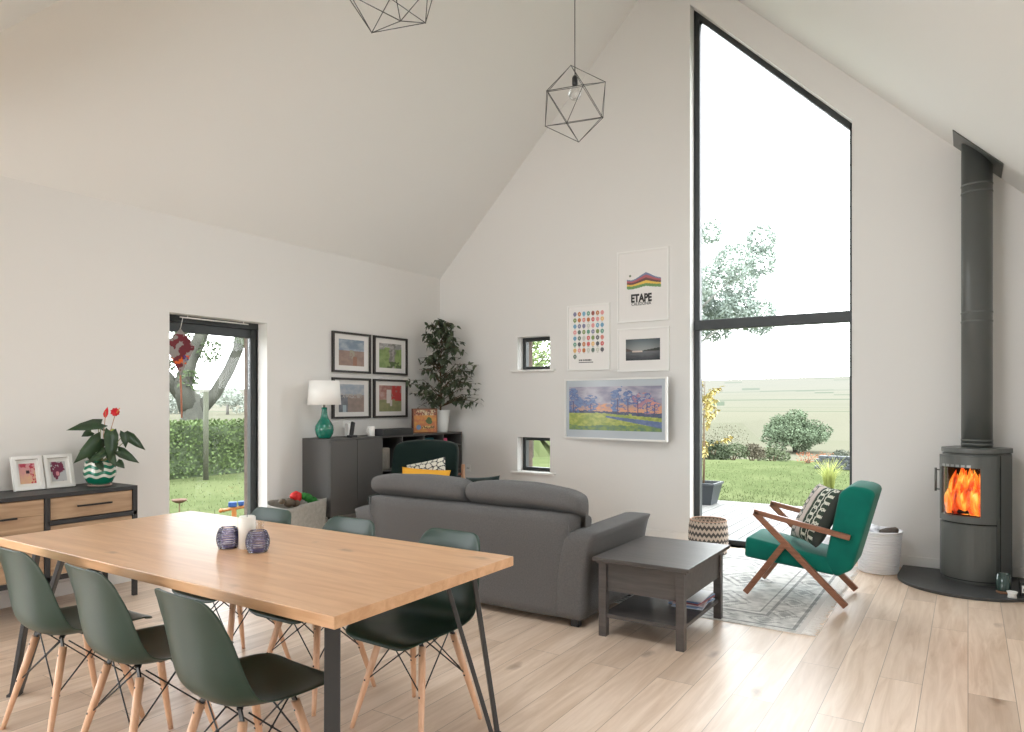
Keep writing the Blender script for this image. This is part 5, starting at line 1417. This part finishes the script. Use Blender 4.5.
# hedge along the left
mb = MB(); rnd = random.Random(14)
def hz(y): return 1.02+.06*noise.noise(Vector((y, 0, 0)))
core = MB(); core.b2((-13.55, 3.2, -.1), (-12.95, 18, .95)); bmesh.ops.subdivide_edges(core.bm, edges=core.bm.edges[:], cuts=12, use_grid_fill=True)
for v in core.bm.verts: v.co += Vector((noise.noise(v.co*2), 0, noise.noise(v.co*2+Vector((5, 5, 5)))))*.10
o = thing('hedge', 'clipped green hedge running across the lawn beyond the garden door', 'hedge', (-13.2, 10, -.08))
obj('hedge_body', core, mat('hedge_inside', (58, 70, 44), .9, var=.3, vscale=3), o)
for k in range(15000):
    y = rnd.uniform(3.2, 18); t_ = rnd.random()
    if t_ < .7: p = Vector((-12.92+rnd.uniform(-.05, .05), y, rnd.uniform(-.05, hz(y))))
    else: p = Vector((rnd.uniform(-13.55, -12.92), y, hz(y)-.04+rnd.uniform(-.05, .05)))
    x = Vector((rnd.uniform(.1, 1), rnd.gauss(0, .6), rnd.gauss(.3, .6))).normalized(); yv = x.orthogonal().normalized(); yv = Matrix.Rotation(rnd.uniform(0, 6), 3, x) @ yv
    q = [mb.bm.verts.new(v) for v in (p, p+x*.035+yv*.022, p+x*.07, p+x*.035-yv*.022)]; mb.bm.faces.new(q)
obj('leaves', mb, mat('hedge_leaf', (92, 108, 68), .7, spec=.15, var=.3, vscale=4), o)
mb = MB().tube([(-12.3, 8.08, -.1), (-12.3, 8.08, 1.62)], .05, 8); setp(obj('fence_post', mb, mat('post', (66, 68, 52), .8), loc=(-12.3, 8.08, -.1)), 'thin green fence post standing just in front of the hedge', 'post')
rnd = random.Random(33); bl = [((rnd.uniform(-1.3, 1.3), rnd.uniform(-1, 1), 1.1+rnd.uniform(0, 2.6)), rnd.uniform(.35, .6), S3) for _ in range(22)]
tr = [([(0, 0, -.1), (.05, 0, 1.5), (0, .1, 3.6)], [.12, .09, .02])]+[([(0, 0, 1.+.4*k), (.9*math.cos(2*k), .9*math.sin(2*k), 1.9+.4*k)], [.05, .015]) for k in range(5)]
tree('garden_tree', 'leafy tree on the lawn seen only through the two small square windows', 'tree', (-10.6, 17.2, -.1), tr, bl, 6500, .10, .055, (118, 132, 90), (90, 86, 76), 5)
# bushes behind the lawn
def bush(label, x, y, w_, h, n, lc, seed, L=.07, name='shrub', cat='shrub', group='shrubs along the far edge of the lawn', dep=.6):
    z = gh(x, y); r_ = random.Random(seed)
    bl = [((r_.uniform(-w_, w_)*.8, r_.uniform(-dep, dep)*.7, h*r_.uniform(.25, .72)), h*.33+.05, (1.2, 1, .9)) for _ in range(max(5, int(w_*7)))]
    tr = [([(0, 0, -.05), (w_*.4*math.cos(k*1.7), dep*.3*math.sin(k*1.7), h*.5)], [.03, .012]) for k in range(4)]
    return tree(name, label, cat, (x, y, z-.02), tr, bl, n, L, L*.55, lc, (96, 84, 66), seed, group)
def dirp(px, D): u = (px-512)/700; return (-.5459+u*.8379)*D, (.8379+u*.5459)*D
for (lab, px, D, w_, h, n, lc, sd) in (
    ('dark green shrub at the left end of the lawn edge, behind the young potted tree', 711, 19.2, .42, .72, 1700, (52, 60, 42), 31),
    ('low mid green shrub left of the round tree', 733, 20.6, .36, .50, 1400, (74, 82, 60), 32),
    ('brownish shrub left of the round tree trunk', 752, 21.4, .36, .52, 1400, (88, 82, 68), 33),
    ('pale green shrub in front of the round tree', 773, 22.6, .40, .46, 1200, (82, 90, 66), 34),
    ('small grey green shrub right of the round tree', 836, 26, .45, .55, 1000, (80, 84, 74), 35),
    ('sparse tall pale shrub rising behind the lawn edge', 722, 25, .5, 1.35, 700, (108, 106, 90), 36)):
    x, y = dirp(px, D); bush(lab, x, y, w_, h, n, lc, sd)
for k, (px, D) in enumerate(((808, 17.2), (826, 16.6), (818, 18))):
    x, y = dirp(px, D); o = bush(['left', 'right', 'rear'][k]+' clump of small orange flowers by the low slate wall', x, y, .16, .28, 150, (150, 90, 62), 50+k, .04, 'flower_clump', 'flowers', 'orange flower clumps on the lawn edge', .15)
x, y = dirp(856, 15.4); mb = MB()  # low wall of stacked slates
rnd = random.Random(6)
for j in range(4):
    for i in range(9): mb.box((x-.75+i*.19+(.09 if j % 2 else 0), y+rnd.uniform(-.02, .02), gh(x, y)+.04+j*.075), (.17, .22, .065), rot=Matrix.Rotation(rnd.uniform(-.05, .05), 3, 'Z'), bevel=.008)
setp(obj('slate_wall', mb, mat('slate_stone', (56, 60, 62), .7, var=.2, vscale=8), loc=(x, y, gh(x, y))), 'low dark slate wall at the right of the lawn', 'wall')
# potted tree on the deck
o = thing('potted_tree', 'young tree with yellow leaves in a dark square planter on the deck', 'potted plant', (-3.19, 9.95, -.044))
mb = MB(); b0, b1, hh = .15, .21, .28
pts = [(b0, 0), (b1, hh), (b1+.015, hh), (b1+.015, hh+.03), (b1-.02, hh+.03), (b1-.03, hh-.02), (0, hh-.02)]
mb.lathe((0, 0, 0), [(0, 0)]+[(r*1.414, z) for r, z in pts[:-1]]+[(0, hh-.02)], 4)
for f in mb.bm.faces: f.smooth = False
q = obj('planter', mb, mat('planter_dark', (42, 46, 50), .5), o, local=True); q.rotation_euler = (0, 0, math.radians(45))
tr = MB().tube([(0, 0, .25), (.01, 0, .7), (.0, .01, 1.2), (.02, 0, 1.75)], [.016, .013, .009, .004], 8); lf_ = MB(); r_ = random.Random(9)
for k in range(26):
    z = .55+1.25*k/26; a = r_.uniform(0, 6.28); R_ = .34*(1.15-.45*(z-.5)); e = Vector((R_*math.cos(a), R_*math.sin(a), z+.16)); tr.tube([(0, 0, z), e], [.005, .002], 5)
    for j in range(30):
        p = Vector((0, 0, z)).lerp(e, r_.uniform(.3, 1.1)); lf_.leaf(p, (r_.gauss(0, 1), r_.gauss(0, 1), r_.gauss(-.3, .6)), (0, .2, 1), r_.uniform(.05, .085), r_.uniform(.032, .052))
obj('trunk', tr, M['stem'], o, local=True); obj('leaves', lf_, mat('autumn_leaf', (178, 164, 104), .7, var=.3, vscale=9), o, local=True)
# tall grass clump
x, y = dirp(829, 11.3); o = thing('grass_clump', 'clump of tall yellow green grass blades at the edge of the deck', 'plant', (x, y, gh(x, y)))
mb = MB(); r_ = random.Random(12)
for k in range(70):
    a = r_.uniform(0, 6.28); h = r_.uniform(.35, .62); R_ = r_.uniform(.05, .28); pts = [Vector((.05*math.cos(a), .05*math.sin(a), 0)), Vector((R_*.4*math.cos(a), R_*.4*math.sin(a), h*.7)), Vector((R_*math.cos(a), R_*math.sin(a), h))]
    mb.tube(pts, [.006, .005, .001], 4)
obj('blades', mb, mat('grass_tall', (150, 156, 86), .7, var=.2), o, local=True)
# garden bowl and toy seen through the left door
o = thing('bird_bath', 'small rusty bowl on a thin stake standing on the lawn', 'bird bath', (-8.5, 5.21, -.08))
mb = MB().tube([(0, 0, 0), (0, 0, .20)], .008, 8); obj('stake', mb, M['stem'], o, local=True)
mb = MB().lathe((0, 0, .19), [(0, 0), (.04, .005), (.085, .03), (.095, .05), (.088, .05), (.04, .02), (0, .016)], 28); obj('bowl', mb, mat('rust', (88, 60, 44), .8), o, local=True)
o = thing('garden_toy', 'orange and blue plastic garden toy on the lawn outside the door', 'toy', (-7.0, 4.95, -.08), math.radians(50))
om = mat('toy_orange', (150, 90, 34), .4); bmt = mat('toy_blue_plastic', (12, 56, 112), .4)
mb = MB().tube([(-.14, 0, .26), (.13, 0, .30)], .018, 10).ball((-.14, 0, .26), .025, 2).ball((.13, 0, .30), .022, 2); obj('handlebar', mb, om, o, local=True)
mb = MB().b2((-.025, -.02, .05), (.025, .02, .27)).b2((-.12, -.05, .04), (.12, .05, .09)); obj('stand', mb, om, o, local=True, bev=.006)
mb = MB().b2((-.06, -.03, .30), (.03, .03, .355)); mb.lathe((.075, 0, .31), [(0, 0), (.03, 0), (.036, .05), (0, .05)], 16); obj('seat', mb, bmt, o, local=True, bev=.006)
for sx in (-1, 1):
    for sy in (-1, 1):
        mb = MB(); mb.tube([(sx*.09, sy*.05, .045), (sx*.09, sy*.085, .045)], .045, 16); obj('wheel', mb, bmt, o, local=True)
# distant trees left
r_ = random.Random(77)
for k in range(9):
    a = 2.15-.14*k if False else math.radians(52+k*3.2); D = r_.uniform(85, 130); x, y = -D*math.sin(a), D*math.cos(a); bl = [((r_.uniform(-2, 2), r_.uniform(-2, 2), r_.uniform(1.2, 3.4)), r_.uniform(1., 1.6), (1.2, 1, .9)) for _ in range(7)]
    tree('distant_tree', 'pale distant tree on the horizon beyond the garden door hedge', 'tree', (x, y, gh(x, y)-.1), [([(0, 0, 0), (0, 0, 2.2)], [.25, .12])], bl, 900, .5, .35, (140, 146, 136), (100, 98, 92), 80+k, 'distant trees beyond the hedge')

# ------------------------------------------------------------------ light
wd = bpy.data.worlds.new('World'); SC.world = wd; wd.use_nodes = True; nt = wd.node_tree; n = nt.nodes
bg = n['Background']; bg.inputs['Strength'].default_value = 4.4
tc = n.new('ShaderNodeTexCoord'); s = n.new('ShaderNodeSeparateXYZ'); nt.links.new(tc.outputs['Generated'], s.inputs[0])
cr = n.new('ShaderNodeValToRGB'); cr.color_ramp.elements[0].position = .0; cr.color_ramp.elements[0].color = (.96, .98, 1, 1); cr.color_ramp.elements[1].position = .8; cr.color_ramp.elements[1].color = (.88, .95, 1, 1)
nt.links.new(s.outputs['Z'], cr.inputs['Fac']); nt.links.new(cr.outputs['Color'], bg.inputs['Color'])
def portal(name, loc, rot, sx, sy):
    l = bpy.data.lights.new(name, 'AREA'); l.shape = 'RECTANGLE'; l.size = sx; l.size_y = sy; l.cycles.is_portal = True
    o = bpy.data.objects.new(name, l); COL.objects.link(o); o.location = loc; o.rotation_euler = rot
portal('daylight_portal', ((BX0+BX1)/2, G+.3, 2.7), (-PI/2, 0, 0), BX1-BX0, 5.4)
portal('daylight_portal', (W-.3, (DY0+DY1)/2, 1.1), (PI/2, 0, -PI/2), 1.0, 2.2)
portal('daylight_portal', (W-.3, (LW[0]+LW[1])/2, 1.2), (PI/2, 0, -PI/2), LW[1]-LW[0], LW[2])
portal('daylight_portal', (XR+.3, (RW[0]+RW[1])/2, RW[2]/2), (PI/2, 0, PI/2), RW[1]-RW[0], RW[2])
portal('daylight_portal', ((BW[0]+BW[1])/2, YR-.3, 1.25), (PI/2, 0, 0), BW[1]-BW[0], BW[2])

portal('daylight_portal', ((KX0+KX1)/2, (KY0+KY1)/2, EAVE+(KY0+KY1)/2-YH+.2), (PI/4, 0, 0), KX1-KX0, (KY1-KY0)*1.414)

# ------------------------------------------------------------------ camera
cam = bpy.data.cameras.new('Camera'); co = bpy.data.objects.new('Camera', cam); COL.objects.link(co)
cam.sensor_width = 36; cam.lens = 700/1024*36; cam.shift_y = (403-366)/1024; cam.clip_start = .05; cam.clip_end = 4000
co.location = (0, 0, 1.40); co.rotation_euler = (PI/2, 0, math.atan(456/700))
SC.camera = co
vs = SC.view_settings; vs.view_transform = 'Standard'; vs.look = 'None'; vs.gamma = 1; vs.use_curve_mapping = False; vs.exposure = 0.97
cy = SC.cycles; cy.use_denoising = True; cy.max_bounces = 14; cy.diffuse_bounces = 9; cy.glossy_bounces = 5; cy.transparent_max_bounces = 16; cy.transmission_bounces = 6
cy.sample_clamp_indirect = 12; cy.caustics_reflective = False; cy.caustics_refractive = False
